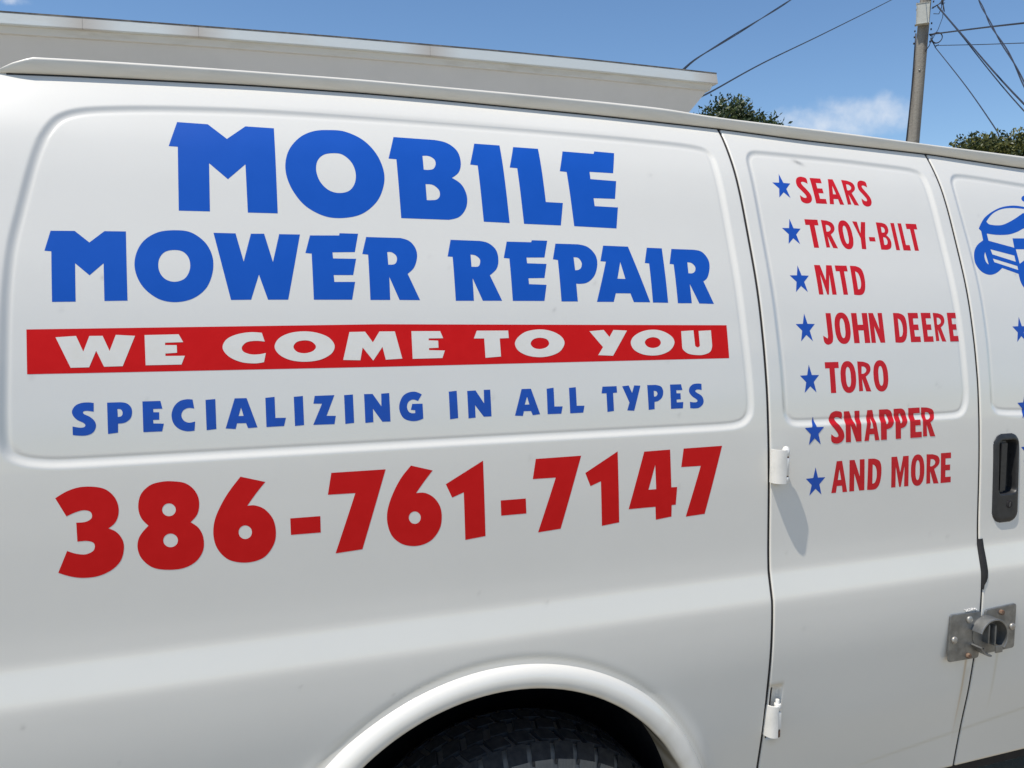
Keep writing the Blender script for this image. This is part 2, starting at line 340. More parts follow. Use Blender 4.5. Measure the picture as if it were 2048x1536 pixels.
# ------------------------------------------------------------ lettering: panel|vinyl|sign|outlines in tenths of a millimetre, ~ marks a smooth point
LETTERS = '''
side_panel|blue|M|-487,18867 -11,18866 284,18621 590,18876 1056,18877 1039,17370 565,17365 560,18190 274,17916 -10,18174 -21,17361 -490,17355 -483,18428 -621,18429
side_panel|blue|O|1985,18918~ 2267,18910~ 2572,18770~ 2787,18513~ 2884,18205~ 2860,17942~ 2723,17655~ 2458,17425~ 2141,17334~ 1815,17349~ 1503,17511~ 1304,17772~ 1213,18039~ 1216,18292~ 1305,18533~ 1494,18751~ 1724,18875~;2013,18481~ 2180,18468~ 2326,18338~ 2385,18152~ 2359,17963~ 2252,17818~ 2072,17768~ 1899,17813~ 1767,17955~ 1714,18148~ 1748,18326~ 1855,18439~
side_panel|blue|B|3132,18870 3889,18868 4127,18820~ 4290,18677~ 4328,18463~ 4271,18273~ 4122,18149 4291,18028~ 4365,17825~ 4329,17607~ 4189,17434~ 3978,17367 3121,17366 3133,18442 2993,18445;3620,18538 3745,18539~ 3834,18482~ 3848,18396~ 3801,18307~ 3714,18277~ 3613,18276;3618,18005 3755,17995~ 3853,17909~ 3859,17801~ 3799,17732~ 3715,17716~ 3612,17711
side_panel|blue|I|4649,18850 5146,18849 5130,17349 4634,17357 4646,18417 4503,18426
side_panel|blue|L|5416,18835 5921,18834 5901,17777 6247,17774 6144,17338 5409,17344 5420,18410 5272,18414
side_panel|blue|E|6426,18815 7086,18808 7115,18863 7544,18854 7419,18425 6912,18424 6904,18277 7452,18265 7362,17904 6904,17897 6903,17741 7395,17735 7298,17319 6416,17334 6424,18393 6284,18401
side_panel|blue|M|-2304,16970 -1977,16978 -1775,16804 -1566,16987 -1264,16992 -1253,15916 -1573,15910 -1579,16487 -1774,16299 -1970,16480 -1965,15899 -2280,15894 -2291,16655 -2383,16663
side_panel|blue|O|-554,17034~ -314,17005~ -104,16843~ -4,16614~ -12,16363~ -116,16114~ -322,15949~ -579,15894~ -821,15948~ -1030,16127~ -1136,16368~ -1130,16611~ -1020,16839~ -811,16990~;-570,16716~ -437,16688~ -354,16576~ -348,16410~ -428,16265~ -581,16212~ -721,16262~ -799,16393~ -796,16557~ -713,16678~
side_panel|blue|W|22,17010 360,17011 468,16550 598,17012 806,17019 924,16552 1045,17019 1379,17023 1137,15938 820,15937 695,16342 559,15936 252,15931
side_panel|blue|E|1542,17012 2026,17026 2035,17065 2347,17065 2271,16747 1895,16734 1899,16631 2283,16632 2216,16355 1892,16351 1896,16236 2241,16240 2174,15941 1546,15939 1552,16705 1451,16713
side_panel|blue|R|2482,17013 3079,17012 3235,16959~ 3328,16836~ 3342,16688~ 3276,16505~ 3152,16390 3335,15938 2977,15939 2828,16330 2816,15939 2480,15938 2493,16708 2394,16717;2825,16760 2904,16757~ 2974,16702~ 2983,16624~ 2939,16555~ 2826,16542
side_panel|blue|R|3977,17006 4503,17001 4679,16963~ 4808,16842~ 4832,16669~ 4783,16508~ 4641,16383 4829,15931 4467,15930 4313,16326 4303,15929 3972,15928 3984,16701 3893,16706;4318,16749 4410,16734~ 4480,16674~ 4480,16601~ 4440,16539~ 4313,16532
side_panel|blue|E|5030,17002 5505,17003 5523,17041 5828,17040 5732,16725 5378,16717 5378,16612 5757,16607 5685,16347 5372,16339 5372,16232 5711,16223 5640,15930 5030,15929 5045,16693 4939,16701
side_panel|blue|P|5985,16990 6441,16989 6644,16937~ 6776,16785~ 6783,16604~ 6692,16398~ 6522,16269~ 6306,16249 6302,15922 5975,15921 5993,16684 5896,16695;6317,16742 6417,16726~ 6468,16637~ 6442,16547~ 6386,16508~ 6316,16499
side_panel|blue|A|6961,16977 7486,16971 7805,15910 7456,15912 7404,16076 7097,16077 7036,15916 6689,15916 6972,16672 6859,16678;7272,16670 7334,16349 7168,16352
side_panel|blue|I|7890,16960 8218,16955 8193,15901 7863,15905 7889,16655 7796,16661
side_panel|blue|R|8429,16949 8919,16945 9113,16903~ 9226,16755~ 9226,16593~ 9145,16402~ 9038,16321 9211,15881 8881,15889 8722,16264 8714,15894 8405,15893 8426,16646 8337,16653;8739,16692 8838,16675~ 8901,16601~ 8881,16520~ 8818,16479~ 8726,16477
side_panel|bar|bar|-2618,15489 2611,15530 9447,15465 9440,14825 2574,14820 -2615,14836
side_panel|white|W|-2238,15370 -1965,15387 -1871,15152 -1786,15384 -1606,15384 -1514,15156 -1425,15397 -1158,15379 -1339,14924 -1595,14922 -1697,15163 -1797,14918 -2044,14917
side_panel|white|E|-1024,15389 -537,15396 -475,15274 -736,15269 -737,15232 -570,15229 -568,15112 -737,15103 -735,15065 -457,15063 -509,14930 -1019,14930
side_panel|white|C|703,15406 743,15266 601,15279~ 463,15258~ 389,15179~ 416,15108~ 525,15067~ 644,15065~ 753,15084 720,14939 571,14923~ 368,14950~ 186,15042~ 101,15175~ 161,15306~ 315,15383~ 520,15417~
side_panel|white|O|1374,15423~ 1588,15393~ 1765,15313~ 1847,15183~ 1790,15056~ 1605,14960~ 1353,14932~ 1125,14966~ 962,15054~ 892,15180~ 963,15313~ 1142,15398~;1373,15278~ 1483,15252~ 1546,15175~ 1494,15103~ 1368,15069~ 1244,15093~ 1186,15172~ 1242,15252~
side_panel|white|M|2100,15405 2360,15408 2482,15229 2601,15409 2863,15408 2966,14950 2685,14937 2639,15152 2473,14927 2306,15148 2258,14937 1976,14948
side_panel|white|E|3149,15409 3654,15405 3700,15283 3443,15283 3441,15250 3608,15242 3607,15122 3438,15117 3440,15083 3717,15072 3666,14945 3145,14942
side_panel|white|T|4315,15406 4898,15403 4900,15271 4730,15266 4733,14950 4444,14933 4443,15270 4254,15272
side_panel|white|O|5503,15418~ 5739,15381~ 5914,15286~ 5967,15165~ 5875,15027~ 5692,14949~ 5465,14924~ 5232,14958~ 5067,15045~ 5009,15167~ 5072,15280~ 5239,15381~;5491,15270~ 5627,15239~ 5666,15162~ 5603,15096~ 5476,15068~ 5361,15093~ 5307,15167~ 5365,15242~
side_panel|white|Y|6483,15376 6774,15397 6881,15265 6973,15395 7254,15381 6926,14921 6624,14938 6733,15083
side_panel|white|O|7802,15393~ 8021,15359~ 8198,15260~ 8246,15144~ 8154,15011~ 7965,14930~ 7756,14909~ 7539,14938~ 7370,15025~ 7313,15150~ 7378,15264~ 7564,15359~;7788,15252~ 7909,15222~ 7952,15148~ 7895,15076~ 7768,15049~ 7656,15080~ 7608,15153~ 7661,15220~
side_panel|white|U|8415,15358 8687,15372 8694,15076 8748,15043~ 8800,15074 8801,15359 9078,15369 9075,15070 9020,14959~ 8885,14907~ 8740,14898~ 8542,14926~ 8422,15007~ 8408,15105
side_panel|dblue|S|-1747,14387 -1812,14398~ -1903,14395~ -1988,14362~ -2038,14288~ -2030,14216~ -1974,14146~ -1897,14103~ -1868,14070~ -1879,14037~ -1938,14030~ -2038,14052 -2038,13926 -1941,13911~ -1844,13913~ -1764,13952~ -1725,14037~ -1740,14117~ -1804,14185~ -1875,14224~ -1896,14254~ -1873,14274~ -1821,14272~ -1750,14258
side_panel|dblue|P|-1566,14385 -1389,14385 -1296,14364~ -1237,14299~ -1228,14211~ -1255,14131~ -1330,14076~ -1424,14066 -1428,13931 -1565,13917;-1428,14285 -1378,14276~ -1357,14224~ -1374,14178~ -1425,14165
side_panel|dblue|E|-1079,14385 -826,14383 -801,14264 -932,14265 -929,14216 -848,14212 -850,14099 -937,14099 -934,14046 -787,14036 -814,13919 -1078,13920
side_panel|dblue|C|-365,14387 -345,14248 -432,14259~ -504,14225~ -534,14151~ -505,14075~ -436,14035~ -337,14048 -351,13908 -471,13905~ -582,13952~ -655,14045~ -673,14172~ -634,14290~ -555,14368~ -457,14394~
side_panel|dblue|I|-177,14374 -33,14383 -31,13917 -174,13905
side_panel|dblue|A|256,14383 435,14380 585,13913 441,13907 414,13988 278,13991 255,13903 106,13918;346,14235 381,14104 305,14103
side_panel|dblue|L|720,14374 862,14384 864,14049 1027,14045 993,13914 722,13911
side_panel|dblue|I|1161,14374 1304,14383 1307,13915 1164,13906
side_panel|dblue|Z|1492,14377 1808,14379 1670,14048 1819,14041 1792,13907 1452,13911 1604,14247 1467,14253
side_panel|dblue|I|1966,14372 2110,14379 2113,13913 1969,13902
side_panel|dblue|N|2295,14378 2437,14376 2576,14166 2581,14376 2716,14382 2719,13907 2582,13910 2432,14132 2432,13909 2298,13903
side_panel|dblue|G|3274,14339 3202,14231 3110,14258~ 3033,14217~ 3009,14128~ 3051,14044~ 3146,14029 3148,14078 3074,14087 3102,14186 3279,14183 3283,13932 3180,13899~ 3063,13901~ 2947,13951~ 2885,14060~ 2881,14182~ 2937,14310~ 3032,14375~ 3158,14388~
side_panel|dblue|I|3749,14369 3890,14380 3898,13911 3753,13897
side_panel|dblue|N|4079,14370 4232,14374 4377,14145 4382,14378 4499,14380 4503,13915 4361,13915 4210,14121 4211,13906 4083,13897
side_panel|dblue|A|5085,14370 5263,14370 5417,13914 5276,13901 5245,13977 5110,13979 5087,13896 4939,13908;5181,14234 5218,14094 5131,14094
side_panel|dblue|L|5564,14360 5699,14374 5699,14038 5859,14035 5827,13905 5562,13907
side_panel|dblue|L|6000,14361 6135,14370 6137,14034 6290,14030 6261,13906 6002,13903
side_panel|dblue|T|6671,14362 6960,14362 6963,14243 6881,14240 6882,13910 6749,13896 6744,14239 6646,14239
side_panel|dblue|Y|7074,14355 7210,14368 7273,14227 7325,14364 7454,14356 7300,13896 7157,13908 7209,14051
side_panel|dblue|P|7598,14361 7772,14360 7893,14323~ 7932,14233~ 7903,14127~ 7821,14061~ 7737,14045 7731,13908 7606,13899;7731,14250 7786,14238~ 7806,14195~ 7781,14151~ 7731,14143
side_panel|dblue|E|8086,14356 8325,14355 8348,14245 8215,14244 8218,14188 8303,14185 8303,14072 8212,14070 8213,14016 8355,14017 8341,13899 8083,13899
side_panel|dblue|S|8775,14349 8772,14231 8675,14244~ 8627,14220~ 8659,14185~ 8760,14125~ 8802,14044~ 8787,13964~ 8703,13898~ 8598,13886~ 8501,13896 8500,14015 8603,14002~ 8661,14013~ 8659,14049~ 8551,14123~ 8492,14205~ 8511,14289~ 8589,14346~ 8694,14357~
side_panel|red|3|-2291,13018 -2141,13107~ -1977,13156~ -1795,13153~ -1631,13106~ -1514,12994~ -1457,12850~ -1458,12705~ -1509,12585~ -1601,12511 -1486,12438~ -1410,12306~ -1403,12159~ -1455,11997~ -1581,11874~ -1770,11801~ -1972,11798~ -2134,11837~ -2293,11910 -2164,12225 -2048,12172~ -1922,12149~ -1819,12190~ -1793,12260~ -1815,12318~ -1896,12349~ -2023,12350 -2028,12635 -1904,12636~ -1829,12675~ -1815,12735~ -1844,12789~ -1934,12811~ -2044,12785~ -2154,12738
side_panel|red|8|-700,13157~ -506,13112~ -373,12986~ -318,12822~ -344,12632~ -451,12503 -332,12396~ -273,12240~ -283,12047~ -388,11885~ -569,11797~ -804,11794~ -1014,11855~ -1162,12008~ -1213,12182~ -1179,12347~ -1049,12503 -1150,12637~ -1182,12807~ -1138,12991~ -1010,13116~ -855,13158~;-656,12713~ -677,12657~ -726,12625~ -786,12630~ -833,12670~ -850,12729~ -829,12786~ -780,12818~ -720,12813~ -673,12773~;-641,12237~ -663,12176~ -717,12143~ -781,12149~ -832,12193~ -850,12257~ -828,12317~ -774,12351~ -710,12345~ -659,12301~
side_panel|red|6|303,13158 676,13049 536,12885~ 391,12690 509,12687~ 653,12614~ 774,12450~ 814,12248~ 783,12052~ 652,11865~ 483,11794~ 276,11794~ 74,11870~ -72,12048~ -126,12270~ -99,12504~ -1,12732~ 127,12938~;449,12264~ 428,12202~ 376,12167~ 314,12173~ 265,12217~ 248,12283~ 269,12345~ 320,12380~ 382,12374~ 432,12330~
side_panel|red|dash|1042,12434 1516,12431 1516,12161 1045,12165
side_panel|red|7|1711,13124 2604,13123 2186,11817 1746,11792 2092,12763 1646,12769
side_panel|red|6|3036,13158 3408,13051 3254,12869~ 3112,12686 3271,12676~ 3418,12586~ 3521,12431~ 3550,12249~ 3515,12052~ 3383,11874~ 3211,11795~ 3021,11789~ 2833,11853~ 2681,12003~ 2613,12216~ 2617,12422~ 2695,12662~ 2847,12939~;3183,12262~ 3162,12201~ 3110,12167~ 3046,12173~ 2996,12216~ 2977,12280~ 2998,12340~ 3050,12374~ 3114,12369~ 3165,12326~
side_panel|red|1|4310,13162 4330,11838 3963,11804 3949,12636 3740,12561 3633,12800
side_panel|red|dash|4619,12443 5088,12441 5096,12172 4624,12172
side_panel|red|7|5293,13131 6175,13136 5753,11838 5315,11811 5669,12772 5227,12776
side_panel|red|1|6912,13171 6929,11850 6575,11817 6561,12643 6351,12568 6251,12816
side_panel|red|4|7463,13134 8014,13141 8030,12425 8156,12421 8124,12084 8037,12084 8032,11865 7697,11833 7689,12080 7124,12080;7691,12873 7705,12414 7542,12413
side_panel|red|7|8307,13143 9160,13148 8761,11855 8343,11836 8677,12789 8248,12793
rear_side_door|red2|S|12056,18452 12062,18568~ 11991,18600~ 11897,18603~ 11805,18560~ 11761,18472~ 11772,18378~ 11850,18290~ 11920,18209~ 11940,18157~ 11909,18131~ 11853,18140~ 11778,18189 11775,18072~ 11831,18023~ 11922,18011~ 12018,18044~ 12072,18124~ 12061,18221~ 11990,18322~ 11912,18411~ 11889,18469~ 11927,18491~ 11984,18484~
rear_side_door|red2|E|12153,18023 12438,18023 12438,18131 12284,18131 12284,18256 12415,18256 12415,18364 12284,18364 12284,18483 12438,18483 12438,18591 12153,18591
rear_side_door|red2|A|12511,18023 12622,18023 12645,18142 12763,18142 12782,18023 12893,18023 12767,18591 12637,18591;12702,18443 12744,18250 12664,18250
rear_side_door|red2|R|12994,18591 13137,18583 13273,18539~ 13315,18460~ 13288,18377~ 13182,18301 13296,18023 13170,18027 13083,18266 13091,18038 12993,18033;13094,18495 13161,18486~ 13205,18444~ 13192,18393~ 13130,18359~ 13080,18361
rear_side_door|red2|S|13656,18452 13661,18568~ 13599,18600~ 13516,18603~ 13436,18560~ 13397,18472~ 13407,18378~ 13476,18290~ 13537,18209~ 13554,18157~ 13527,18131~ 13478,18140~ 13412,18189 13409,18072~ 13459,18023~ 13538,18011~ 13623,18044~ 13670,18124~ 13661,18221~ 13598,18322~ 13530,18411~ 13510,18469~ 13543,18491~ 13593,18484~
rear_side_door|red2|T|11752,17663 11752,17542 11857,17542 11857,17058 11985,17058 11985,17542 12090,17542 12090,17663
rear_side_door|red2|R|12179,17663 12320,17654 12454,17607~ 12496,17523~ 12469,17435~ 12364,17354 12477,17058 12352,17063 12266,17317 12275,17074 12178,17069;12278,17560 12344,17551~ 12387,17506~ 12375,17451~ 12314,17416~ 12264,17417
rear_side_door|red2|O|12758,17675~ 12837,17654~ 12901,17578~ 12933,17457~ 12936,17360~ 12933,17264~ 12901,17143~ 12837,17067~ 12758,17046~ 12680,17067~ 12616,17143~ 12584,17264~ 12581,17360~ 12584,17457~ 12616,17578~ 12680,17654~;12758,17560~ 12794,17530~ 12814,17445~ 12815,17360~ 12814,17276~ 12794,17191~ 12758,17161~ 12723,17191~ 12703,17276~ 12702,17360~ 12703,17445~ 12723,17530~
rear_side_door|red2|Y|13005,17663 13131,17659 13161,17404 13241,17657 13357,17655 13274,17347 13228,17058 13111,17061 13137,17294
rear_side_door|red2|dash|13365,17235 13529,17235 13529,17329 13365,17329
rear_side_door|red2|B|13648,17663 13803,17658 13914,17621~ 13952,17540~ 13938,17458~ 13863,17384 13938,17305~ 13954,17204~ 13908,17101~ 13789,17058 13634,17060;13761,17565 13827,17551~ 13851,17496~ 13823,17444~ 13753,17442;13761,17337 13833,17318~ 13856,17242~ 13820,17176~ 13750,17168
rear_side_door|red2|I|14048,17058 14152,17058 14152,17663 14048,17663
rear_side_door|red2|L|14249,17058 14456,17058 14456,17179 14353,17179 14353,17663 14249,17663
rear_side_door|red2|T|14474,17663 14474,17542 14568,17542 14568,17058 14685,17058 14685,17542 14779,17542 14779,17663
rear_side_door|red2|M|11766,16078 11879,16078 11879,16496 11974,16078 12019,16078 12109,16496 12105,16078 12217,16078 12217,16692 12073,16692 11996,16373 11915,16692 11766,16692
rear_side_door|red2|T|12296,16692 12296,16569 12392,16569 12392,16078 12510,16078 12510,16569 12606,16569 12606,16692
rear_side_door|red2|D|12692,16692 12843,16687 12967,16635~ 13014,16530~ 13015,16347~ 12967,16165~ 12871,16079~ 12670,16078;12801,16575 12865,16537~ 12899,16442~ 12898,16308~ 12859,16212~ 12796,16193
rear_side_door|red2|J|11993,15696 11863,15696 11863,15221 11848,15178~ 11813,15196~ 11743,15234 11753,15109~ 11818,15053~ 11893,15059~ 11963,15103~ 11993,15221
rear_side_door|red2|O|12257,15708~ 12344,15687~ 12415,15608~ 12451,15484~ 12455,15384~ 12451,15284~ 12415,15159~ 12344,15081~ 12257,15059~ 12170,15081~ 12098,15159~ 12063,15284~ 12059,15384~ 12063,15484~ 12098,15608~ 12170,15687~;12257,15590~ 12296,15558~ 12318,15471~ 12320,15384~ 12318,15296~ 12296,15209~ 12257,15178~ 12217,15209~ 12195,15296~ 12193,15384~ 12195,15471~ 12217,15558~
rear_side_door|red2|H|12516,15071 12659,15071 12659,15334 12794,15334 12794,15071 12936,15071 12936,15696 12794,15696 12794,15452 12659,15452 12659,15696 12516,15696
rear_side_door|red2|N|12969,15071 13085,15071 13085,15421 13209,15071 13333,15071 13333,15696 13216,15696 13216,15359 13092,15696 12969,15696
rear_side_door|red2|D|13631,15696 13787,15691 13915,15638~ 13964,15531~ 13965,15345~ 13915,15160~ 13816,15072~ 13608,15071;13744,15577 13809,15538~ 13845,15441~ 13844,15305~ 13803,15208~ 13739,15188
rear_side_door|red2|E|14032,15071 14307,15071 14307,15190 14159,15190 14159,15327 14285,15327 14285,15446 14159,15446 14159,15577 14307,15577 14307,15696 14032,15696
rear_side_door|red2|E|14392,15071 14663,15071 14663,15190 14516,15190 14516,15327 14641,15327 14641,15446 14516,15446 14516,15577 14663,15577 14663,15696 14392,15696
rear_side_door|red2|R|14733,15696 14869,15687 14998,15639~ 15038,15552~ 15012,15461~ 14911,15377 15020,15071 14900,15076 14817,15339 14826,15088 14732,15083;14828,15590 14891,15580~ 14933,15534~ 14921,15478~ 14862,15441~ 14814,15442
rear_side_door|red2|E|15130,15071 15381,15071 15381,15190 15246,15190 15246,15327 15361,15327 15361,15446 15246,15446 15246,15577 15381,15577 15381,15696 15130,15696
rear_side_door|red2|T|11717,14696 11717,14570 11824,14570 11824,14066 11956,14066 11956,14570 12063,14570 12063,14696
rear_side_door|red2|O|12290,14708~ 12376,14686~ 12447,14607~ 12482,14482~ 12486,14381~ 12482,14280~ 12447,14154~ 12376,14076~ 12290,14054~ 12203,14076~ 12133,14154~ 12097,14280~ 12093,14381~ 12097,14482~ 12133,14607~ 12203,14686~;12290,14589~ 12329,14557~ 12351,14469~ 12353,14381~ 12351,14293~ 12329,14205~ 12290,14173~ 12250,14205~ 12229,14293~ 12227,14381~ 12229,14469~ 12250,14557~
rear_side_door|red2|R|12547,14696 12695,14686 12836,14638~ 12880,14550~ 12851,14459~ 12741,14375 12860,14066 12729,14071 12639,14336 12648,14083 12546,14078;12651,14589 12720,14579~ 12765,14532~ 12752,14476~ 12688,14439~ 12636,14440
rear_side_door|red2|O|13138,14708~ 13223,14686~ 13293,14607~ 13327,14482~ 13331,14381~ 13327,14280~ 13293,14154~ 13223,14076~ 13138,14054~ 13054,14076~ 12984,14154~ 12950,14280~ 12946,14381~ 12950,14482~ 12984,14607~ 13054,14686~;13138,14589~ 13177,14557~ 13198,14469~ 13200,14381~ 13198,14293~ 13177,14205~ 13138,14173~ 13100,14205~ 13079,14293~ 13077,14381~ 13079,14469~ 13100,14557~
rear_side_door|red2|S|12069,13527 12075,13655~ 11997,13691~ 11894,13694~ 11793,13647~ 11744,13549~ 11757,13445~ 11843,13347~ 11919,13258~ 11941,13201~ 11907,13171~ 11845,13181~ 11763,13236 11759,13107~ 11821,13052~ 11921,13039~ 12027,13075~ 12087,13164~ 12074,13272~ 11997,13383~ 11911,13481~ 11885,13546~ 11927,13570~ 11990,13562~
rear_side_door|red2|N|12128,13052 12256,13052 12256,13404 12393,13052 12529,13052 12529,13681 12401,13681 12401,13341 12265,13681 12128,13681
rear_side_door|red2|A|12604,13052 12717,13052 12741,13184 12862,13184 12882,13052 12996,13052 12866,13681 12733,13681;12800,13518 12843,13304 12760,13304
rear_side_door|red2|P|13040,13052 13193,13052 13193,13266 13258,13278 13349,13329~ 13404,13474~ 13356,13631~ 13258,13681 13040,13681;13185,13574 13222,13568~ 13258,13480~ 13222,13385~ 13185,13379
rear_side_door|red2|P|13431,13052 13572,13052 13572,13266 13632,13278 13715,13329~ 13766,13474~ 13722,13631~ 13632,13681 13431,13681;13565,13574 13598,13568~ 13632,13480~ 13598,13385~ 13565,13379
rear_side_door|red2|E|13825,13052 14137,13052 14137,13171 13969,13171 13969,13310 14112,13310 14112,13430 13969,13430 13969,13562 14137,13562 14137,13681 13825,13681
rear_side_door|red2|R|14176,13681 14335,13672 14487,13624~ 14534,13536~ 14503,13444~ 14385,13360 14513,13052 14372,13057 14275,13322 14285,13068 14175,13064;14287,13575 14362,13565~ 14411,13518~ 14397,13461~ 14328,13424~ 14272,13426
rear_side_door|red2|A|11760,12028 11877,12028 11901,12165 12026,12165 12046,12028 12163,12028 12030,12678 11893,12678;11961,12509 12006,12288 11921,12288
rear_side_door|red2|N|12218,12028 12342,12028 12342,12392 12475,12028 12607,12028 12607,12678 12483,12678 12483,12327 12350,12678 12218,12678
rear_side_door|red2|D|12702,12678 12864,12673 12995,12618~ 13045,12507~ 13046,12313~ 12995,12121~ 12893,12029~ 12679,12028;12819,12554 12886,12514~ 12923,12413~ 12922,12272~ 12880,12170~ 12814,12150
rear_side_door|red2|M|13315,12028 13431,12028 13431,12470 13529,12028 13575,12028 13668,12470 13663,12028 13780,12028 13780,12678 13631,12678 13552,12340 13468,12678 13315,12678
rear_side_door|red2|O|14028,12691~ 14109,12669~ 14175,12587~ 14208,12457~ 14212,12353~ 14208,12249~ 14175,12119~ 14109,12038~ 14028,12015~ 13947,12038~ 13881,12119~ 13848,12249~ 13844,12353~ 13848,12457~ 13881,12587~ 13947,12669~;14028,12568~ 14065,12535~ 14085,12444~ 14087,12353~ 14085,12262~ 14065,12171~ 14028,12139~ 13991,12171~ 13971,12262~ 13969,12353~ 13971,12444~ 13991,12535~
rear_side_door|red2|R|14272,12678 14435,12669 14590,12619~ 14638,12528~ 14606,12434~ 14486,12347 14616,12028 14472,12033 14373,12307 14383,12045 14272,12040;14386,12568 14462,12558~ 14512,12510~ 14498,12451~ 14427,12413~ 14370,12415
rear_side_door|red2|E|14672,12028 14958,12028 14958,12152 14804,12152 14804,12295 14935,12295 14935,12418 14804,12418 14804,12555 14958,12555 14958,12678 14672,12678
rear_side_door|dblue|star|11373,18636 11429,18439 11601,18435 11464,18309 11514,18110 11373,18229 11232,18110 11282,18309 11145,18435 11317,18439
rear_side_door|dblue|star|11373,17659 11431,17458 11607,17454 11467,17326 11518,17123 11373,17244 11229,17123 11280,17326 11140,17454 11316,17458
rear_side_door|dblue|star|11346,16675 11404,16470 11584,16466 11441,16335 11493,16127 11346,16251 11199,16127 11250,16335 11108,16466 11287,16470
rear_side_door|dblue|star|11326,15691 11384,15480 11562,15475 11420,15341 11472,15127 11326,15255 11180,15127 11232,15341 11090,15475 11268,15480
rear_side_door|dblue|star|11317,14657 11376,14446 11553,14441 11412,14306 11463,14093 11317,14220 11172,14093 11223,14306 11082,14441 11259,14446
rear_side_door|dblue|star|11347,13610 11405,13401 11583,13396 11441,13262 11493,13049 11347,13176 11201,13049 11252,13262 11110,13396 11288,13401
rear_side_door|dblue|star|11364,12586 11424,12374 11605,12370 11461,12234 11513,12020 11364,12148 11216,12020 11268,12234 11124,12370 11305,12374
front_side_door|dblue|star|17261,15598 17320,15387 17498,15382 17356,15248 17407,15034 17261,15162 17115,15034 17167,15248 17025,15382 17203,15387
front_side_door|dblue|star|17216,13886 17274,13675 17451,13670 17310,13536 17361,13322 17216,13449 17070,13322 17121,13536 16980,13670 17157,13675
front_side_door|dblue|star|17263,12893 17321,12683 17499,12678 17357,12544 17409,12331 17263,12458 17116,12331 17168,12544 17026,12678 17204,12683
front_side_door|blue|mower_picture|16624,17620 16722,17733~ 16895,17887~ 17197,18047~ 17539,18165~ 17910,18219~ 18219,18209~ 18522,18168~ 18764,18072~ 18884,17923~ 18859,17655 18815,17256 18915,17108~ 18915,16828~ 18750,16510~ 18460,16232~ 18072,16103~ 17740,16155~ 17544,16333~ 17512,16585 17044,16714 16825,16594~ 16597,16551~ 16383,16623~ 16263,16799~ 16290,17031~ 16432,17215~ 16666,17347 16679,17566;16916,17795 17176,17990~ 17493,18112~ 17835,18158~ 18195,18152~ 18497,18109 18148,18038 17770,17863~ 17430,17742~ 17225,17717~ 16987,17733~;16835,17511 17147,17489~ 17521,17510~ 17819,17584~ 18005,17655~ 18501,17794 18449,17444 17606,17420 17585,17198 16832,17343;16825,17143 17522,17013 17521,16867 16846,17026;16826,16930 17536,16767 17530,16676 16847,16845;17622,17162 18149,17175 17986,16995 17629,16823;16635,17075 16648,16931~ 16654,16788 16595,16841~ 16583,16966~;18343,16505~ 18281,16418~ 18176,16364~ 18068,16363~ 17997,16415~ 17990,16501~ 18052,16587~ 18159,16642~ 18268,16644~ 18338,16591~
front_side_door|blue|mower_picture|18533,18420~ 18486,18372~ 18408,18340~ 18327,18337~ 18276,18363~ 18272,18408~ 18319,18456~ 18399,18488~ 18480,18492~ 18531,18466~
'''
COLORS = {'blue': BLUE, 'dblue': NAVY, 'red': RED, 'red2': REDL, 'bar': RED, 'white': WHITE}
